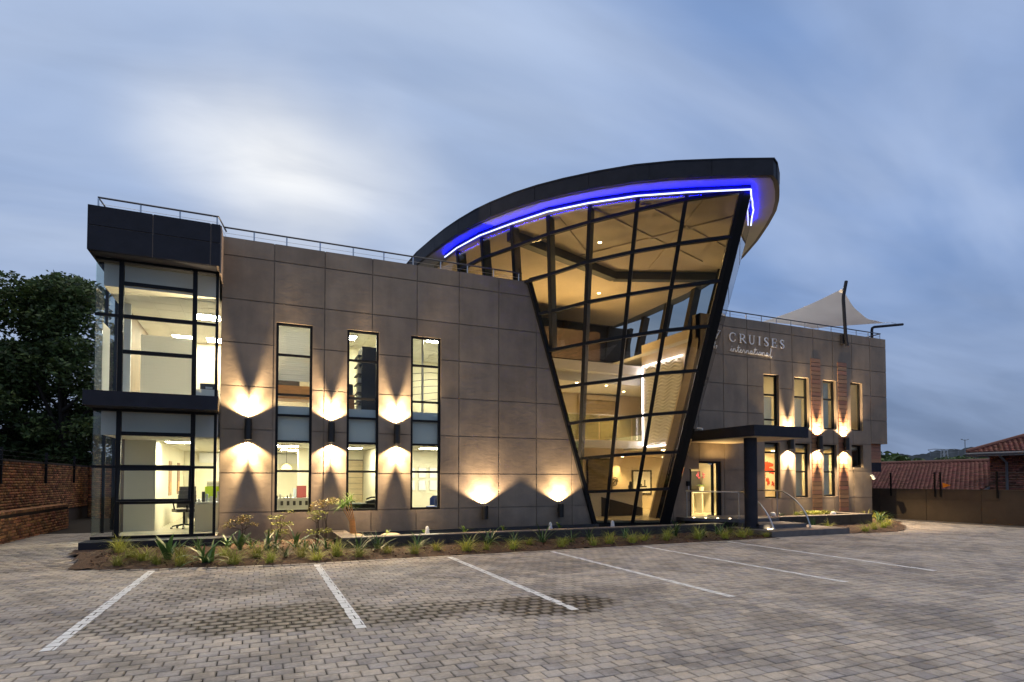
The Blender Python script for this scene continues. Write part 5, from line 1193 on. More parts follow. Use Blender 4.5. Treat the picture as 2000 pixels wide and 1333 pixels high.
mb = MB()
for k in range(8):
    a = k*.8; mb.quad((15.55,17.5,1.34),(15.55+.1*math.cos(a+.2),17.5+.1*math.sin(a+.2),1.42),(15.55+.22*math.cos(a),17.5+.2*math.sin(a),1.38),(15.55+.1*math.cos(a-.2),17.5+.1*math.sin(a-.2),1.41))
mb.build('leaf', M['brightleaf'], orc)
dp = thing('lobby_cupboard', 'tall dark cupboard at the back of the lobby', 'cupboard', (16.9,19.8,.36)); MB().box(16.35,17.45,19.7,20.19,.36,1.98).build('cupboard_body', M['deskdark'], dp)
frame_pic('small_print', 17.55,17.79,17.9,1.2,1.7,'small black framed print right of the dark lobby cupboard','picture','black','white',None,.03)
#SITE
# ------------------------------------------------------------------ planting
def blades(n, lmin, lmax, wid, droop, spread, seed, upr=.5, base=.05, segs=4):
    r_ = random.Random(seed); mb = MB()
    for _ in range(n):
        a = r_.uniform(0,6.283); l = r_.uniform(lmin,lmax); el = r_.uniform(upr,1.45); h = Vector((math.cos(a),math.sin(a),0)); sd = Vector((-h.y,h.x,0))
        p = Vector((r_.uniform(-base,base),r_.uniform(-base,base),0)); w0 = wid*r_.uniform(.7,1.2); b0 = len(mb.v); e = el
        for k in range(segs+1):
            t = k/segs; w = w0*(1-t)**.6*(.6+.8*t if t < .5 else 1)
            mb.v += [tuple(p-sd*w/2), tuple(p+sd*w/2)]
            d = h*math.cos(e)+Vector((0,0,math.sin(e))); p = p+d*l/segs; e -= droop/segs*r_.uniform(.7,1.3)
        for k in range(segs): mb.f.append((b0+2*k,b0+2*k+1,b0+2*k+3,b0+2*k+2))
    return mb
def proto(mb, name, m):
    me_o = mb.build(name, M[m], None, True); me = me_o.data; bpy.data.objects.remove(me_o); return me
TUFT = [proto(blades(115,.20,.40,.0085,1.5,1,s,.55,.055), 'grass_tuft', 'tuft') for s in (1,2,3)]
STRAP = [proto(blades(17,.30,.52,.042,1.3,1,s,.55,.04,5), 'strap_plant', 'strap') for s in (11,12,13)]
SPIKY = [proto(blades(26,.25,.42,.022,.9,1,s,.35,.03), 'spiky_plant', 'strap') for s in (21,22)]
BROAD = [proto(blades(9,.42,.62,.13,.6,1,s,.95,.03,5), 'broad_leaf_plant', 'strap') for s in (31,)]
BRIGHT = [proto(blades(12,.16,.30,.05,.9,1,s,.5,.03), 'pond_plant', 'brightleaf') for s in (41,42)]
def zbed(x, y): return float(bedz(np.float64(x), np.float64(y))) if x < 15 else float(.01+.09*np.clip((y-12.2)/1.6,0,1))
def plant(kind, x, y, s, label, z=None):
    nm, ms, cat, grp = {'t':('grass_tuft',TUFT,'grass tuft','yellow-green grass tufts in the planting beds'),'s':('strap_plant',STRAP,'strap-leaf plant','dark strap-leaved plants in the planting beds'),'k':('spiky_plant',SPIKY,'spiky plant','dark spiky plants in the planting beds'),'b':('broad_leaf_plant',BROAD,'broad-leaf plant',None),'p':('pond_plant',BRIGHT,'pond plant','bright leafy plants in the pond')}[kind]
    if x < 13: y = max(y, float(np.interp(x, BEDX, BEDF))+.17)
    if x < -2.3: x = max(x, -2.55)
    o = bpy.data.objects.new(nm, random.choice(ms)); S.collection.objects.link(o)
    o.location = (x, y, (zbed(x,y) if z is None else z)-.005); o.rotation_euler = (0,0,random.uniform(0,6.28)); o.scale = (s*random.uniform(.82,1.15),)*2+(s*random.uniform(.78,1.15),)
    tag(o, label, cat, grp); return o
FR = [ # front row of grass tufts: x, y, size, label
(-2.85,14.1,.9,'grass tuft at the left end of the plinth under the glazed bay'),(-2.55,13.9,1.0,'bright grass tuft against the plinth, next after the leftmost one'),(-2.25,13.35,1.15,'big bright grass clump in front of the left corner of the glazed bay'),(-2.0,13.0,1.1,'bright grass clump touching the big clump on its right side'),
(-2.35,12.6,.8,'small dull grass tuft nearest the left tip of the bed'),(-1.72,12.55,.9,'grass tuft just left of the dark broad-leaf plant'),(-1.36,12.9,1.0,'grass tuft just right of the dark broad-leaf plant'),(-1.3,12.2,.9,'grass tuft at the paved edge beside the top of the first bay line'),(-.62,13.0,.8,'small grass tuft behind the big dark strap-leaf plant'),(-.42,12.12,1.0,'grass tuft at the paved edge in front of the right mullion of the glazed bay'),
(-.02,12.75,1.1,'spreading grass tuft below the corner where bay and wall meet'),(.22,12.05,.95,'grass tuft at the paved edge under the first wall lamp'),(.82,12.5,1.0,'grass tuft in front of the first tall window'),(1.08,12.1,1.0,'grass tuft at the top of the second bay line'),(1.5,12.4,1.1,'full grass tuft left of the pond corner'),(1.9,12.2,.9,'grass tuft below the front corner of the pond'),
(2.55,12.5,.9,'narrow grass tuft below the second tall window, left side'),(3.08,12.25,.95,'grass tuft below the second tall window, right side'),(3.62,12.45,.85,'grass tuft under the third wall lamp, at the top of the third bay line'),(4.25,12.25,1.0,'grass tuft below the third tall window, left of the pair'),(4.72,12.25,.8,'low grass tuft below the third tall window, right of the pair'),(5.35,12.2,.95,'grass tuft between the third window and the low left uplight'),
(5.95,12.6,.8,'grass tuft straight below the low left uplight'),(6.55,12.1,.85,'grass tuft just left of the top of the fourth bay line'),(6.85,12.5,.8,'grass tuft just behind the top of the fourth bay line'),(7.45,12.15,.75,'small grass tuft midway between the two low uplights, right of the fourth bay line'),(7.98,12.25,.95,'grass tuft just left of the low right uplight'),(8.62,12.2,.9,'grass tuft just right of the low right uplight'),
(9.15,12.45,.8,'grass tuft below the left foot of the atrium, left one'),(9.75,12.3,.75,'grass tuft below the sill of the atrium at its left'),(10.1,12.7,.85,'grass tuft below the middle of the atrium sill'),(10.75,12.25,1.1,'tall grass tuft below the right foot of the atrium'),(11.55,12.1,1.0,'grass tuft at the top of the last bay line'),(12.25,12.2,1.05,'grass tuft midway between the last bay line and the steps'),(12.75,12.4,.8,'grass tuft just left of the round column'),(13.0,12.05,.75,'grass tuft touching the left side of the lowest step'),
(16.55,12.9,1.0,'grass tuft touching the right side of the lowest step'),(17.3,12.2,1.0,'grass tuft at the paved edge right of the steps'),(18.1,12.45,1.1,'large grass tuft in front of the raised planter'),(18.9,12.7,1.0,'grass tuft in front of the right end of the raised planter'),(19.6,13.0,.9,'lone grass tuft at the right tip of the bed'),(19.95,14.2,1.2,'bright grass clump beside the right end of the raised planter'),(20.6,14.5,1.2,'bright grass clump at the foot of the right wall corner'),(21.2,14.4,1.0,'bright grass clump furthest right at the building corner')]
for x,y,s,l in FR: plant('t',x,y,s*1.4,l)
SR = [('b',-1.58,12.95,1.0,'tall dark broad-leaf plant in front of the wide glass of the bay'),('s',-.88,12.45,1.25,'big dark strap-leaf plant in front of the bay'),('b',-.35,13.6,.9,'tall dark broad-leaf plant at the right end of the plinth'),('s',-.62,13.9,1.0,'strap-leaf plant against the plinth below the office chair'),('k',-1.15,13.8,.9,'small spiky plant against the plinth'),
('s',-.12,13.9,.9,'strap-leaf plant just right of the plinth end'),('s',.18,13.4,1.0,'strap-leaf plant under the first wall lamp, front of the pair'),('s',.36,13.6,1.0,'bright strap-leaf plant under the first wall lamp, rear of the pair'),('k',.52,12.6,.9,'dark spiky plant at the left of the first tall window'),('s',.78,13.7,1.0,'light strap-leaf plant below the first tall window'),('k',.95,13.2,.8,'spiky plant below the first tall window, right side'),('k',1.12,12.9,.9,'dark spiky plant between first window and pond'),('s',1.38,13.2,1.0,'upright strap-leaf plant beside the pond corner'),
('k',1.98,12.75,1.2,'spiky arching plant right of the pond corner'),('k',2.42,12.95,1.35,'fan-shaped dark plant against the pond tiles below the second tall window'),('k',3.3,12.85,1.0,'spiky plant against the pond tiles under the third wall lamp'),('k',4.55,12.85,1.0,'upright spiky plant against the pond tiles below the third tall window'),('s',5.0,12.85,1.1,'broad strap-leaf plant against the pond tiles right of the third tall window'),('k',5.7,12.9,.9,'dark spiky plant against the pond tiles below the low left uplight'),('k',6.4,12.8,1.3,'wide arching dark plant against the pond tiles between the low uplights'),('k',7.15,12.7,1.0,'dark upright plant against the pond tiles left of the low right uplight'),('k',7.75,12.85,.9,'small dark plant against the pond tiles below the low right uplight'),('k',8.85,12.85,1.0,'dark spiky plant against the pond tiles left of the atrium foot'),('k',9.45,12.7,.8,'small dark plant below the left foot of the atrium'),('s',10.5,12.85,1.0,'dark strap-leaf plant below the middle of the atrium'),('s',11.2,12.6,.9,'dark strap-leaf plant below the right foot of the atrium'),('s',11.95,12.75,1.0,'dark strap-leaf plant below the glass door'),('k',12.5,12.9,1.0,'dark spiky plant left of the round column'),
('k',16.4,13.3,1.0,'dark plant against the tiles of the raised planter'),('s',20.2,13.7,1.1,'dark strap-leaf plant among the bright grass at the right end')]
for k,x,y,s,l in SR: plant(k,x,y,s*(1.0 if k == 'b' else 1.28),l)
for x,y,l in ((2.95,14.4,'leafy plant in a pale gravel pot in the pond below the second tall window'),(3.98,14.75,'leafy plant in the pond beside the water jet'),(5.0,14.6,'low leafy plant in the pond right of the third tall window'),(6.2,14.8,'small leafy plant in the pond between the low uplights'),(8.0,14.9,'small leafy plant in the pond below the low right uplight')): plant('p',x,y,1.0,l,.22)
for x,y,s,l in ((16.2,14.4,.9,'dark leafy plant in the raised planter behind the handrail'),(16.7,14.0,1.1,'dark leafy plant in the raised planter right of the steps')): plant('s',x,y,s*.8,l,.34)
for k in range(9): plant('t',17.6+.25*k,15.0+.15*(k%2),.75,['first','second','third','fourth','fifth','sixth','seventh','eighth','ninth'][k]+' bright grass tuft from the left in the raised planter',.33)
# pots in the pond
for x,y,r_,l in ((2.12,14.5,.27,'round pale gravel pot holding the papyrus in the pond'),(3.0,14.35,.25,'round pale gravel pot in the pond below the second tall window')):
    t = thing('gravel_pot', l, 'pot', (x,y,.15), 'gravel pots in the pond'); MB().lathe([(r_-.05,-.02),(r_,.10),(r_-.02,.115)], (0,0,0), 20).build('pot_shell', M['slaterim'], t, True, 50); MB().lathe([(r_-.03,.112),(r_-.08,.135),(.02,.145)], (0,0,0), 18).build('gravel_fill', M['slatwood'], t, True)
# papyrus / cordyline leaning from the first pot
pp = thing('leaning_grass_palm', 'leaning palm-like grass with brown stems in the pond pot', 'palm', (2.12,14.5,.3)); rr_ = random.Random(5)
for k in range(5):
    mb = MB().tube([(.03*k-.06,0,0),(-.08+.03*k,.02*k,.30),(-.26+.05*k,.03*k-.05,.62+.04*k)], [.018,.014,.010], 6); mb.build('stem', M['orangewood'], pp, True)
    b_ = blades(26,.28,.50,.016,1.7,1,60+k,.25,.02); b_.v = [(x-.26+.05*k,y+.03*k-.05,z+.62+.04*k) for x,y,z in b_.v]; b_.build('leaf_crown', M['brightleaf'], pp, True)
def leaf_cloud(name, n, blobs, size, m, parent, seed, flat=.6):
    g_ = np.random.default_rng(seed); w = np.array([b[3]*b[4]*b[5] for b in blobs]); idx = g_.choice(len(blobs), n, p=w/w.sum()); B_ = np.array(blobs)[idx]
    d = g_.normal(size=(n,3)); d /= np.linalg.norm(d,axis=1)[:,None]; rad = g_.random(n)**.40
    c = B_[:,:3]+d*B_[:,3:6]*rad[:,None]
    a = g_.normal(size=(n,3)); a[:,2] *= flat; a /= np.linalg.norm(a,axis=1)[:,None]; b = np.cross(a, g_.normal(size=(n,3))); b /= np.linalg.norm(b,axis=1)[:,None]
    s = size*g_.uniform(.6,1.4,n)[:,None]
    v = np.stack([c-a*s, c+b*s*.45, c+a*s, c-b*s*.45],1).reshape(-1,3)
    return np_mesh(name, v, np.arange(4*n).reshape(-1,4), M[m], parent, g_.random(n))
def nandina(x, y, h, label, m, seed, blobs, lean=0):
    z = zbed(x,y); t = thing('nandina_shrub', label, 'shrub', (x,y,z), 'delicate shrubs in front of the left wall'); r_ = random.Random(seed)
    for k in range(3): MB().tube([(.03*k-.03,0,-.02),(lean*.4+.02*k,.02*k,h*.35),(lean+r_.uniform(-.1,.1),r_.uniform(-.08,.08),h*.85)], [.012,.009,.004], 6).build('stem', M['stem'], t, True)
    mb = MB()
    for b in blobs:
        for q in range(5):
            a = r_.uniform(0,6.28); mb.tube([(lean*.6,0,b[2]-.12),(b[0]+b[3]*.6*math.cos(a),b[1]+b[4]*.6*math.sin(a),b[2]+r_.uniform(-.03,.03))], [.004,.002], 4)
    mb.build('twig', M['stem'], t, True)
    leaf_cloud('foliage', int(sum(2600*b[3]*b[4]*b[5]**.5*3 for b in blobs)), blobs, .026, m, t, seed)
nandina(-.36,14.9,.62,'reddish feathery shrub with one bare stem near the glazed bay','nand',71,[(-.05,0,.52,.30,.2,.07),(.05,0,.62,.22,.2,.06),(.25,0,.44,.20,.15,.05),(-.28,0,.42,.18,.15,.05)],.08)
nandina(.46,14.75,.75,'yellow-green feathery shrub under the left edge of the first tall window','nand2',72,[(0,0,.28,.30,.2,.09),(.08,0,.46,.28,.2,.07),(-.05,0,.62,.24,.2,.06),(.2,0,.74,.18,.14,.04)])
nandina(1.27,14.35,.85,'layered yellow-green shrub left of the pond corner','nand2',73,[(0,0,.72,.28,.2,.06),(-.02,0,.60,.24,.2,.05),(-.05,0,.28,.26,.2,.09),(.22,0,.3,.18,.15,.08)])
nandina(1.5,14.75,1.0,'drooping brown-green shrub behind the layered one at the pond corner','nand',74,[(-.1,0,.92,.28,.2,.10),(.15,0,.98,.24,.2,.10),(-.3,0,.80,.12,.12,.10)])
gcv = leaf_cloud('ground_cover', 900, [(18.6,15.0,.42,.9,.25,.07)], .035, 'nand2', None, 75); tag(gcv, 'low yellow-green ground cover in the raised planter', 'ground cover', kind='stuff')

# ------------------------------------------------------------------ left: brick walls, fence, trees
def brick_courses(P0, U, length, z0f, z1, seed, parent, m, lenb=.222, hb=.075, dep=.022, openings=None):
    """bricks on the face of a wall: P0 start, U unit direction along the wall, outward normal to its right"""
    g_ = np.random.default_rng(seed); Nn = np.array([U[1], -U[0], 0]); U3 = np.array([U[0],U[1],0]); C = []
    rows = int((z1-z0f)/hb)
    for j in range(rows):
        s = np.arange(-lenb*.5*(j%2), length, lenb); C.append(np.stack([s, np.full(len(s), z0f+(j+.5)*hb)],1))
    C = np.concatenate(C); n = len(C); hl, hh = lenb/2-.006, hb/2-.006; out = g_.normal(0,.003,n)
    s, z = C[:,0]+lenb/2, C[:,1]
    s0, s1 = np.clip(s-hl,0,length), np.clip(s+hl,0,length)
    def pt(ss, zz, o): return np.array(P0)[None,:]+U3[None]*ss[:,None]+Nn[None]*o[:,None]+np.array([0,0,1.])[None]*zz[:,None]
    V = np.stack([pt(s0,z-hh,out),pt(s1,z-hh,out),pt(s1,z+hh,out),pt(s0,z+hh,out),pt(s0,z-hh,out*0-dep),pt(s1,z-hh,out*0-dep),pt(s1,z+hh,out*0-dep),pt(s0,z+hh,out*0-dep)],1)
    fq = np.array([(0,1,2,3),(0,4,5,1),(1,5,6,2),(2,6,7,3),(3,7,4,0)]); F = (np.arange(n)[:,None,None]*8+fq[None]).reshape(-1,4)
    V = V-np.array(wloc(parent))[None,None]
    return tag(np_mesh('brick_face', V.reshape(-1,3), F, M[m], parent, np.repeat(g_.random(n),5)), kind='stuff')
lw = thing('low_brick_wall', 'low sloping face-brick retaining wall at the far left', 'brick wall', (-5.4,15,0))
MB().prism([(9,-.3),(21.5,-.3),(21.5,.80),(9,.80)], 'x', -5.75, -5.272).build('wall_core', M['mortar'], lw)
brick_courses((-5.25,9,0.0), (0,1), 12.5, -.02, .80, 81, lw, 'brick'); cb = None
MB().box(-5.75,-5.24,9,21.5,.80,.805).build('coping_bed', M['mortar'], lw)
cn = 0
for k in range(118):
    if cb is None: cb = MB().box(-5.52,-5.235,9.0,9.098,.806,.878).build('coping_brick', mat('coping_brick', (.32,.14,.06), .8, tint='obj', tintamt=.4, col2=(.42,.21,.09), vscale=3), lw)
    else: c = link_copy(cb); c.parent = lw; c.location = cb.location+Vector((random.uniform(-.003,.003),.106*k,random.uniform(-.002,.002)))
hw = thing('high_brick_wall', 'high dark face-brick boundary wall behind the low wall at the left', 'brick wall', (-6.3,18,0))
MB().box(-6.6,-6.132,9,27.5,-.3,2.10).box(-6.6,-2.5,27.5,27.9,-.3,2.10).build('wall_core', M['mortar'], hw)
brick_courses((-6.11,9,0.0), (0,1), 18.5, .6, 2.10, 82, hw, 'brick'); brick_courses((-6.11,27.48,0.0), (1,0), 3.6, .0, 2.10, 83, hw, 'brick')
MB().box(-6.62,-6.10,9,27.5,2.101,2.16).box(-6.1,-2.5,27.46,27.92,2.101,2.16).build('wall_coping', M['mortar'], hw)
pl = thing('brick_pillar', 'brick gate pillar at the far end of the high wall', 'pillar', (-5.2,26.6,0)); MB().box(-5.6,-5.0,26.3,26.9,0,2.2).build('pillar_core', M['mortar'], pl); brick_courses((-5.62,26.28,0),(1,0),.64,0,2.2,84,pl,'brick')
for k,(y,lab) in enumerate(((18.85,'dark electric fence post on the high brick wall, nearest the left edge'),(22.3,'dark electric fence post on the high brick wall, second from the left edge'),(25.3,'dark electric fence post on the high brick wall, furthest back'))):
    t = thing('fence_post', lab, 'fence post', (-6.05,y,1.5), 'electric fence posts on the boundary walls'); MB().box(-.03,.03,-.03,.03,0,.95).build('post_bar', M['black'], t, True); [MB().tube([(.03,0,.5+.12*q),(.07,0,.5+.12*q)], .014, 6).build('insulator', M['black'], t, True) for q in range(4)]
t = thing('fence_wires', 'thin electric fence wires above the left brick wall', 'fence wire', (-6,20,2.2)); [MB().tube([(-5.98,9,2.0+.12*q),(-5.98,27,2.0+.12*q)], .0035, 4).build('wire', M['darksteel'], t) for q in range(4)]
def tree(name, label, x, y, h, blobs, n, seed, lsize=.10, trunk=.22):
    t = thing(name, label, 'tree', (x,y,0), 'dark trees behind the left brick wall'); r_ = random.Random(seed)
    MB().tube([(0,0,-.3),(.1,.05,h*.25),(-.1,.1,h*.5),(.05,0,h*.75)], [trunk,trunk*.8,trunk*.55,trunk*.25], 10).build('trunk', M['bark'], t, True, 60)
    for b in blobs[:9]:
        mb = MB(); st = Vector((r_.uniform(-.1,.1),r_.uniform(-.1,.1),h*r_.uniform(.2,.5))); en = Vector(b[:3]); md = (st+en)/2+Vector((0,0,.3)); mb.tube([st,md,en],[trunk*.4,trunk*.28,trunk*.1],7)
        for q in range(5):
            e2 = en+Vector((r_.uniform(-1,1)*b[3],r_.uniform(-1,1)*b[4],r_.uniform(-.4,1)*b[5])); mb.tube([md+(en-md)*.6,e2],[trunk*.1,trunk*.03],5)
        mb.build('limb', M['bark'], t, True, 60)
    leaf_cloud('crown', n, blobs, lsize, 'treeleaf', t, seed)
def crown(seed, rx, ry, z0, z1, nb, br):
    r_ = random.Random(seed); o = []
    for k in range(nb):
        z = r_.uniform(z0,z1); f = math.sin(math.pi*(.22+.70*(z-z0)/(z1-z0))); a = r_.uniform(0,6.28); q = math.sqrt(r_.random())
        s = br*r_.uniform(.6,1.25); o.append((rx*f*q*math.cos(a), ry*f*q*math.sin(a), z, s*1.15, s*1.15, s*.7))
    for k in range(nb//2):
        a = r_.uniform(0,6.28); z = r_.uniform(z0+(z1-z0)*.5,z1+.25); f = math.sin(math.pi*(.22+.70*min(1,(z-z0)/(z1-z0))))*r_.uniform(.95,1.2); s = br*r_.uniform(.22,.42)
        o.append((rx*f*math.cos(a), ry*f*math.sin(a), z, s*1.3, s*1.3, s*.8))
    return o
tree('broad_tree', 'big dark broadleaf tree cut by the left edge of the picture', -11.0, 28.5, 9.6, crown(1,3.6,2.6,2.0,9.9,60,1.05), 46000, 91)
tree('broad_tree', 'dark broadleaf tree rising just left of the glazed bay', -7.2, 28.5, 9.4, crown(2,2.5,2.2,2.0,9.6,50,.85), 34000, 92)
tree('broad_tree', 'loose dark tree half hidden behind the glazed bay', -4.2, 31, 8.6, crown(3,2.4,2.0,2.2,8.9,30,.8), 16000, 93)
tree('broad_tree', 'dark undergrowth tree filling the gap between the two big crowns', -9.4, 30.5, 7.0, crown(4,2.8,2.0,1.8,7.4,34,.95), 20000, 94)
tree('broad_tree', 'dark low tree directly behind the back corner of the high wall', -6.0, 33.5, 5.5, crown(5,3.6,2.0,1.6,6.0,34,1.0), 18000, 95)

# ------------------------------------------------------------------ right: boundary wall, neighbours, far things
rw = thing('boundary_wall', 'brown plastered boundary wall along the right side of the car park', 'boundary wall', (24.1,14,0))
MB().box(24.025,24.25,3,42,-.3,1.215).build('wall_core', M['wallplaster'], rw)
for j,(za,zb) in enumerate(((-.05,.86),(.875,1.225))):
    y = 3.0
    for k in range(20):
        L_ = 1.9; MB().box(24.0,24.024,y+.008,y+L_-.008,za,zb).build('wall_panel', M['wallplaster'], rw); y += L_
MB().box(23.985,24.27,3,42,1.226,1.25).build('wall_coping', M['wallplaster'], rw)
for y,lab in ((15.75,'electric fence post on the right boundary wall, nearest the building'),(14.05,'electric fence post on the right boundary wall, left of the close pair'),(13.85,'electric fence post on the right boundary wall, right of the close pair'),(11.98,'electric fence post on the right boundary wall in front of the brick house')):
    t = thing('fence_post', lab, 'fence post', (23.96,y,.95), 'electric fence posts on the boundary walls'); MB().box(-.02,.02,-.025,.025,0,.95).build('post_bar', M['black'], t, True); [MB().box(-.045,-.02,-.035,.035,.40+.1*q,.425+.1*q).build('insulator', M['black'], t, True) for q in range(6)]
t = thing('fence_wires', 'thin electric fence wires above the right boundary wall', 'fence wire', (23.93,14,1.4)); [MB().tube([(23.93,3,1.36+.1*q),(23.93,40,1.36+.1*q)], .003, 4).build('wire', M['darksteel'], t) for q in range(6)]
ws = MB().prism([(13.74,1.30),(13.74,1.50),(13.44,1.40)], 'x', 23.90, 23.91).build('warning_sign', mat('orange_sign', (.72,.22,.01), .5)); tag(ws, 'small orange warning sign on the electric fence', 'sign')
tag(MB().box(23.5,23.98,3,42,-.02,.02).build('gutter_strip', M['slaterim']), kind='structure')
def tiled(P0, U, V, nu, nv, tw_, th_, parent, seed, mask=None):
    """overlapping roof tiles: U across, V up the slope"""
    g_ = np.random.default_rng(seed); U = np.array(U,float); V = np.array(V,float); Nn = np.cross(U,V); Nn /= np.linalg.norm(Nn); Nn *= np.sign(Nn[2])
    i, j = np.meshgrid(np.arange(nu), np.arange(nv)); i = i.ravel()+.5*(j.ravel()%2); j = j.ravel()
    if mask is not None: k = mask(i*tw_, j*th_); i, j = i[k], j[k]
    n = len(i); P = np.array(P0)[None]; 
    def pt(a, b, c): return P+U[None]*(a*tw_)[:,None]+V[None]*(b*th_)[:,None]+Nn[None]*np.asarray(c)[:,None]
    o = g_.normal(0,.004,n); one = np.ones(n)
    V_ = np.stack([pt(i+.03,j,.07*one+o),pt(i+.5,j,.115*one+o),pt(i+.97,j,.07*one+o),pt(i+.03,j+1.1,.0*one),pt(i+.5,j+1.1,.045*one),pt(i+.97,j+1.1,.0*one),pt(i+.03,j,.03*one+o),pt(i+.5,j,.06*one+o),pt(i+.97,j,.03*one+o)],1)
    fq = np.array([(0,1,4,3),(1,2,5,4),(6,7,1,0),(7,8,2,1)]); F = (np.arange(n)[:,None,None]*9+fq[None]).reshape(-1,4)
    V_ = V_-np.array(wloc(parent))[None,None]
    return tag(np_mesh('roof_tile_field', V_.reshape(-1,3), F, M['rooftile'], parent, np.repeat(g_.random(n),4)), kind='stuff')
nh = thing('neighbour_house', 'long low house with a red tiled roof behind the right boundary wall', 'house', (30,20,0))
MB().prism([(26.4,-.6),(35.6,-.6),(35.6,1.0),(31,2.36),(26.4,1.0)], 'y', 14.2, 40).build('house_body', M['brickdark'], nh)
tiled((25.9,13.95,.90),(0,1,0),(math.cos(R(16.3)),0,math.sin(R(16.3))), 150, 30, .18, .18, nh, 101)
MB().tube([(31.05,13.95,2.50),(31.05,41,2.50)], .10, 8).build('ridge_cap', M['rooftile'], nh)
MB().prism([(25.95,.93),(31,2.42),(36,.93),(36,.88),(31,2.33),(25.95,.83)], 'y', 13.915, 13.94).build('barge_board', M['fascia'], nh)
bh = thing('brick_house', 'dark brick house with a hipped red tiled roof at the right edge', 'house', (30,11,0))
MB().box(27.32,36,3,13.88,-.6,2.62).build('wall_core', M['mortar'], bh)
brick_courses((27.30,13.9,0),(0,-1),10.9,-.2,2.62,102,bh,'brickdark')
bh_ = brick_courses((36,13.9,0),(-1,0),8.7,-.2,2.62,103,bh,'brickdark')
ex, ey = 26.85, 14.45; pitch = math.tan(R(24)); zb = 2.66
def hip_mask(a, b): return (a > b*.92-.2)
tiled((ex,ey,zb+.04),(0,-1,0),(math.cos(R(24)),0,math.sin(R(24))), 70, 30, .18, .17, bh, 104, lambda a,b: a > b*math.cos(R(24))-.1)
MB().add([(ex,ey,zb+.05),(ex+5.2,ey-5.2,zb+5.2*pitch+.05),(ex+10.4,ey,zb+.05),(ex,ey-12,zb+.05),(ex+5.2,ey-12,zb+5.2*pitch+.05)], [(0,1,2),(0,3,4,1)]).build('roof_deck', M['rooftile'], bh)
MB().tube([(ex-.02,ey+.02,zb+.12),(ex+5.2,ey-5.2,zb+5.2*pitch+.14)], .085, 8).build('hip_cap', M['rooftile'], bh)
MB().box(ex-.06,ex-.01,ey-11.5,ey+.05,zb-.10,zb+.06).box(ex-.01,ex+10,ey+.01,ey+.05,zb-.10,zb+.06).build('fascia_board', M['fascia'], bh)
MB().box(ex,27.31,ey-11,ey,zb-.06,zb-.03).box(27.31,36,13.91,ey,zb-.06,zb-.03).build('eave_board', M['deskdark'], bh)
MB().tube([(26.80,ey-11,zb+.0),(26.80,ey+.04,zb+.0)], .055, 8).build('gutter', M['fascia'], bh, smooth=60); MB().tube([(26.84,13.35,zb-.05),(27.0,13.3,2.45),(27.24,13.28,2.3),(27.24,13.28,-.2)], .045, 8).build('downpipe', M['fascia'], bh, smooth=60)
# far trees, pylon, street lamp, hills
def far_tree(x, y, h, w, seed, label):
    t = thing('far_tree', label, 'tree', (x,y,-.6), 'trees beyond the neighbouring roofs'); MB().tube([(0,0,0),(0,0,h*.6)], [.3,.15], 7).build('trunk', M['bark'], t, True)
    r_ = random.Random(seed); bl = [(r_.uniform(-w,w)*.6,r_.uniform(-w,w)*.6,h*r_.uniform(.35,.85),w*.55,w*.55,h*.22) for _ in range(12)]
    leaf_cloud('crown', 2600, bl, .45, 'treeleaf', t, seed)
for k,(px,dep,h,w,lab) in enumerate(((1735,70,5.6,5.0,'dark round tree right beside the building above the red roof'),(1757,78,5.2,4.4,'dark tree behind the red roof, second from the building'),(1785,95,5.0,5.5,'dark low tree behind the red roof, left of the pylon'),(1815,110,5.4,5.5,'dark low tree behind the red roof, touching the pylon on its left'),(1842,120,5.6,5.0,'dark low tree behind the pylon legs'),(1862,110,6.3,4.2,'round dark tree just right of the pylon'),(1897,105,6.3,6.0,'dark tree right of the street lamp'),(1918,112,5.6,5.0,'dark tree partly behind the eave of the brick house'))):
    lat = (px-1000)/1134*dep; far_tree(lat*math.cos(YAW)+dep*math.sin(YAW), dep*math.cos(YAW)-lat*math.sin(YAW), h, w, 200+k, lab)
def at(px, dep): lat = (px-1000)/1134*dep; return (lat*math.cos(YAW)+dep*math.sin(YAW), dep*math.cos(YAW)-lat*math.sin(YAW))
def hill(dist, base, amp, seed, n=160, px0=1560, px1=2300, thick=200, m=None):
    r_ = random.Random(seed); ph = [r_.uniform(0,6.28) for _ in range(6)]; mb = MB(); top = []; bot = []; back = []
    for k in range(n+1):
        px = px0+(px1-px0)*k/n; x, y = at(px, dist); hgt = base+amp*(.5*math.sin(k*.05+ph[0])+.25*math.sin(k*.13+ph[1])+.12*math.sin(k*.37+ph[2])+.06*math.sin(k*.9+ph[3])+.05*math.sin(k*2.1+ph[4]))
        x2, y2 = at(px, dist+thick); top.append((x,y,hgt)); bot.append((x,y,-4)); back.append((x2,y2,-4))
    mb.add(bot+top+back, [(k,k+1,n+2+k,n+1+k) for k in range(n)]+[(n+1+k,n+2+k,2*n+3+k,2*n+2+k) for k in range(n)]); return mb
tag(hill(1500,72,18,5).build('hills', mat('hazed_scrub', (.14,.15,.15), .95, var=.4, vscale=.03), smooth=80), kind='structure')  # distance haze put into the far hills' colour as a paler grey
tag(hill(620,16,4,9).build('hill_slope', mat('hill_woods', (.05,.06,.05), .95, var=.5, vscale=.06), smooth=80), kind='structure')
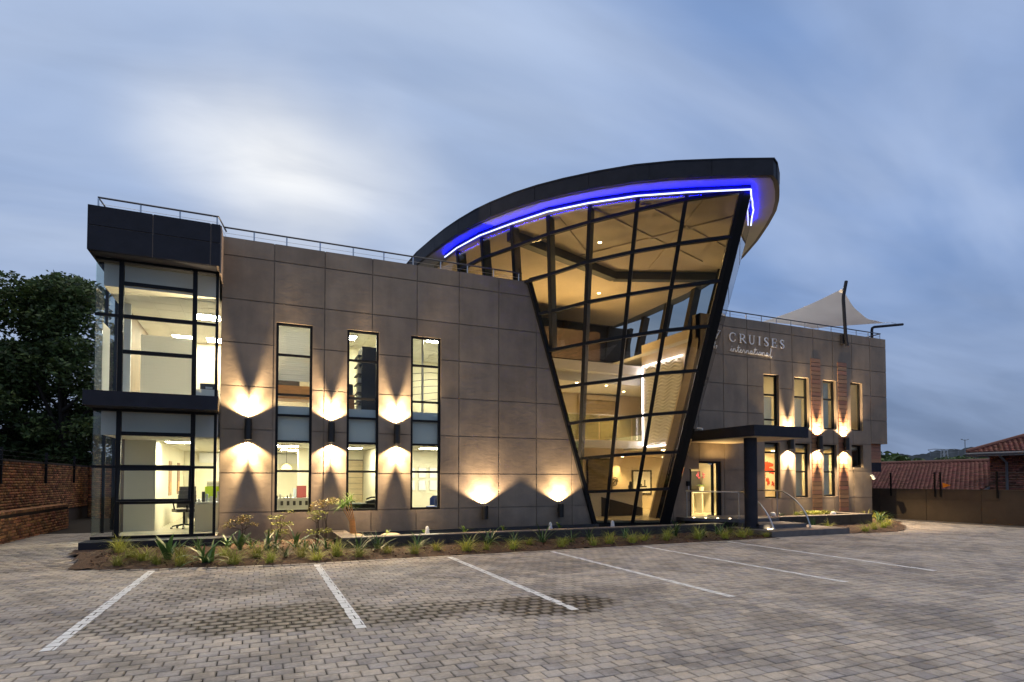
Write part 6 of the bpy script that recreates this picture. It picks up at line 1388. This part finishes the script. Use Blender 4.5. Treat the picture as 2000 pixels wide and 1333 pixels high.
px_, py_ = at(1845, 300); pt = thing('power_pylon', 'steel lattice power pylon with wide cross-arms on the horizon', 'pylon', (px_,py_,0)); ca, sa = math.cos(YAW), math.sin(YAW)
def loc_(u, w, z): return (u*ca+w*sa, -u*sa+w*ca, z)
mb = MB()
for s_ in (-1,1):
    for q in (-1,1): mb.tube([loc_(s_*1.6,q*1.6,-.6),loc_(s_*.9,q*.9,17.2)], .26, 5)
for k in range(8):
    z = 2.0*k; a, b = 1.6-.7*z/17, 1.6-.7*(z+2)/17
    for q in (-1,1): mb.tube([loc_(-a,q*a,z),loc_(b,q*b,z+2)], .09, 4); mb.tube([loc_(a,q*a,z),loc_(-b,q*b,z+2)], .09, 4)
mb.build('lattice_tower', M['galv'], pt, True)
mb = MB()
for s_ in (-1,1):
    for q in (-.8,.8): mb.tube([loc_(0,q,17.4),loc_(s_*5.2,q*.5,17.6),loc_(s_*8.4,0,17.2)], .15, 5)
    mb.tube([loc_(s_*.9,0,15.4),loc_(s_*7.0,0,16.2),loc_(s_*8.4,0,17.2)], .12, 5)
mb.build('cross_arm', M['fascia'], pt, True)
for s_ in (-1,1): MB().tube([loc_(s_*7.2,0,16.4),loc_(s_*7.2,0,14.0)], .22, 6).build('insulator_string', M['fascia'], pt, True)
lx_, ly_ = at(1886, 120); sl2 = thing('street_lamp', 'tall thin twin-arm street lamp on the horizon', 'street lamp', (lx_,ly_,0)); MB().tube([(0,0,-.6),(0,0,10.0)], [.12,.07], 8).build('lamp_pole', M['fascia'], sl2, True)
for s_ in (-1,1): MB().tube([loc_(0,0,9.8),loc_(s_*.55,0,9.95)], .04, 6).build('lamp_arm', M['fascia'], sl2, True); MB().add([loc_(s_*.5,-.1,9.9),loc_(s_*.78,-.1,10.0),loc_(s_*.78,.1,10.0),loc_(s_*.5,.1,9.9),loc_(s_*.5,-.1,10.0),loc_(s_*.78,-.1,10.1),loc_(s_*.78,.1,10.1),loc_(s_*.5,.1,10.0)],[(0,3,2,1),(4,5,6,7),(0,1,5,4),(1,2,6,5),(2,3,7,6),(3,0,4,7)]).build('lamp_head', M['fascia'], sl2, True)
